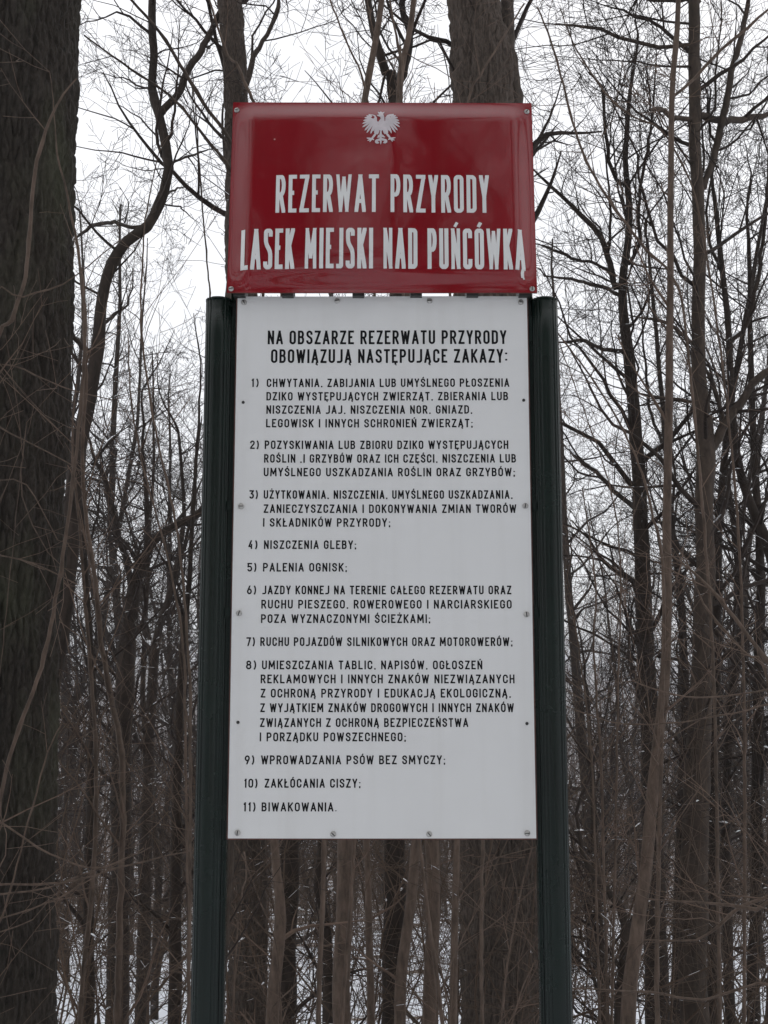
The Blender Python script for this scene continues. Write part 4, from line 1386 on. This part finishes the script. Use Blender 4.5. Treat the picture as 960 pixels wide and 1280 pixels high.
specs = [(201, 15, 0.13, 0.12, 30, 3.0, 3, 0.05, False), (202, 17, 0.16, 0.2, 26, 3.6, 3, 0.04, True), (203, 13, 0.09, 0.1, 30, 2.4, 3, 0.08, False),
         (204, 19, 0.2, 0.25, 28, 3.8, 3, 0.03, True), (205, 10, 0.06, 0.08, 26, 1.9, 3, 0.1, False), (206, 16, 0.12, 0.1, 32, 2.8, 3, 0.06, True),
         (207, 8, 0.045, 0.06, 24, 1.6, 3, 0.14, True)]
for s in specs:
    SNOW.clear()
    mb, cb = proto_tree(*s)
    sm = snow_build(None, SNOW, 0.045, random.Random(s[0]), 0.011)
    PROT.append((mb.mesh('trunk', M['bark_dark']), cb.mesh('crown', M['twig_dark']), sm.mesh('snow', M['snow'])))
PROT_B = []
rngf = random.Random(4242)
placed = []
def place_bg(x, y, k, sc_, rz, label, group):
    z = ground_z(x, y)
    root = empty('bare_tree', (x, y, z), label, 'tree', group)
    root.rotation_euler = (0, 0, rz)
    root.scale = (sc_, sc_, sc_)
    for nm, me in (('trunk', PROT[k][0]), ('crown', PROT[k][1]), ('snow', PROT[k][2])):
        c = bpy.data.objects.new(nm, me)
        COL.objects.link(c)
        c.parent = root
        if nm == 'snow': c['kind'] = 'stuff'
    return root
count = 0
tries = 0
while count < 118 and tries < 20000:
    tries += 1
    y = 14 + 76 * rngf.random() ** 0.95
    half = y * 0.37 + 1.5
    x = rngf.uniform(-half, half)
    if any((x - a) ** 2 + (y - b) ** 2 < (0.9 + y * 0.02) ** 2 for a, b in placed): continue
    placed.append((x, y)); count += 1
    if y < 24: k = rngf.choice([2, 4, 6, 4, 6])
    elif y < 40: k = rngf.choice([0, 2, 4, 5, 6, 2, 0])
    else: k = rngf.choice([0, 1, 2, 3, 4, 5, 6])
    sc_ = rngf.uniform(0.8, 1.15)
    px = 480 + x / y * 1500
    side = 'left of the sign' if px < 260 else 'right of the sign' if px > 700 else 'behind the sign'
    dist = 'a short way down the slope' if y < 24 else 'in the middle of the wood' if y < 50 else 'deep in the wood'
    size = {2: 'slim', 4: 'slight', 6: 'forked slight', 0: 'straight', 1: 'forked sturdy', 3: 'tall sturdy', 5: 'tall forked'}[k]
    lb = '%s bare tree %s, %s' % (size, dist, side)
    gr = '%s bare trees %s, %s' % (size, dist, side)
    place_bg(x, y, k, sc_, rngf.uniform(0, 2 * PI), lb, gr)
for (px, y, k) in ((92, 23, 5), (170, 28, 1), (228, 31, 0), (120, 36, 5), (205, 20, 4), (730, 24, 0), (935, 21, 4)):
    place_bg((px - 480) / 1480 * y, y, k, 1.0, px * 0.7, {92: 'bare tree rising behind the crooked forked tree, left of the sign', 170: 'bare tree between the crooked tree and the left post', 228: 'bare tree close beside the left post, further down',
             120: 'tall bare tree far behind the crooked forked tree', 205: 'slight bare tree low down beside the left post', 730: 'bare tree in the gap beside the right post', 935: 'slight bare tree near the right edge of the photo'}[px], 'bare trees in the open part of the wood')
# trees behind the photographer, seen mirrored in the enamel
for (x, y, k) in ((-3.5, -6, 1), (0.6, -5, 3), (3.8, -8, 1), (-7, -11, 3), (7.5, -12, 5), (-1.5, -12, 3), (2.2, -14, 0), (-10, -4, 1), (10, -3, 3), (-5, -17, 5), (5, -18, 1), (-2.2, -7.5, 3), (2.4, -9, 5), (-5.5, -8, 0), (5.8, -6.5, 0), (-8.5, -15, 1), (9, -16, 3), (0, -20, 1), (-4.5, -5, 5), (-1.2, -8.5, 1), (4.4, -10.5, 3), (-3.8, -13, 5), (1.4, -11, 1), (6.5, -15, 5), (-6.5, -14, 3), (3.3, -17.5, 1), (-12, -9, 3), (12, -10, 5), (-9, -20, 5), (9, -22, 3), (-2.6, -19, 3)):
    place_bg(x, y, k, 1.1, x * 1.3, 'bare tree standing behind the viewer', 'bare trees behind the viewer')

# far wood down in the valley: one mass
def far_wood():
    rng = random.Random(77)
    mb = MB()
    for _ in range(1250):
        y = 85 + 330 * rng.random() ** 1.2
        half = y * 0.42 + 6
        x = rng.uniform(-half, half)
        H = rng.uniform(11, 16.5); r = rng.uniform(0.12, 0.24)
        z = ground_z(x, y)
        lx, ly = rng.gauss(0, 0.4), rng.gauss(0, 0.4)
        a = Vector((x, y, z - 0.3)); b = Vector((x + lx, y + ly, z + H * 0.5)); c = Vector((x + 2 * lx, y + ly, z + H))
        mb.tube([a, b, c], [r, r * 0.7, 0.03], 4, False)
        for j in range(16):
            t = rng.uniform(0.25, 0.97)
            q = a.lerp(c, t)
            an = rng.uniform(0, 2 * PI); L = rng.uniform(1.2, 4.0) * (1.2 - t * 0.8)
            d = Vector((math.cos(an), math.sin(an), rng.uniform(0.4, 1.3))).normalized()
            e = q + d * L
            mb.tube([q, e], [0.05, 0.015], 3, False)
            for m in range(5):
                qq = q.lerp(e, rng.uniform(0.2, 1.0))
                d2 = (d + Vector((rng.gauss(0, .6), rng.gauss(0, .6), rng.gauss(0.1, .5)))).normalized()
                s2 = qq + d2 * L * rng.uniform(0.3, 0.6)
                i = len(mb.v)
                w = rng.choice(((0.02, 0, 0), (0, 0, 0.02)))
                mb.v += [tuple(qq), (qq.x + w[0], qq.y, qq.z + w[2]), tuple(s2)]
                mb.f.append((i, i + 1, i + 2))
    o = mb.build('far_wood', M['wood_far'], None, False)
    tag(o, 'distant brown leafless wood filling the valley beyond the slope', 'wood', kind='stuff')
far_wood()

def undergrowth():
    rng = random.Random(99)
    SNOW.clear()
    mb = MB()
    for _ in range(1950):
        y = 6.5 + 45 * rng.random() ** 1.3
        half = y * 0.36 + 1
        x = rng.uniform(-half, half)
        z = ground_z(x, y)
        L = rng.uniform(0.6, 3.4)
        d = Vector((rng.gauss(0, 0.4), rng.gauss(0, 0.4), 1)).normalized()
        grow(mb, Vector((x, y, z - 0.05)), d, rng.uniform(0.003, 0.011), L, 2 if L > 1.6 and y < 34 else 1, rng, wig=0.13, up=-0.015, kids=(3, 5), minr=0.0016)
    o = mb.build('undergrowth', M['wood_far'], None, True)
    tag(o, 'tangle of thin brown bare shoots covering the slope', 'undergrowth', kind='stuff')
    o = snow_build(None, SNOW, 0.06, rng, 0.008).build('branch_snow', M['snow'])
    tag(o, 'small white lumps of snow lying on the shoots of the undergrowth', 'snow', kind='stuff')
undergrowth()

for o in sc.objects:
    if '_org' in o: del o['_org']

# the air: faint winter haze round the whole place
hb = MB()
hb.box((-2400, -66, -40), (2400, 2100, 48))
hz = bpy.data.materials.new('haze')
hz.use_nodes = True
hn = hz.node_tree
hn.nodes.clear()
ho = hn.nodes.new('ShaderNodeOutputMaterial')
hv = hn.nodes.new('ShaderNodeVolumePrincipled')
hv.inputs['Color'].default_value = (0.93, 0.95, 1.0, 1)
hv.inputs['Density'].default_value = 0.0009
hn.links.new(hv.outputs[0], ho.inputs['Volume'])
tag(hb.build('haze', hz, None, False), 'thin pale winter haze over the valley', 'haze', kind='stuff')
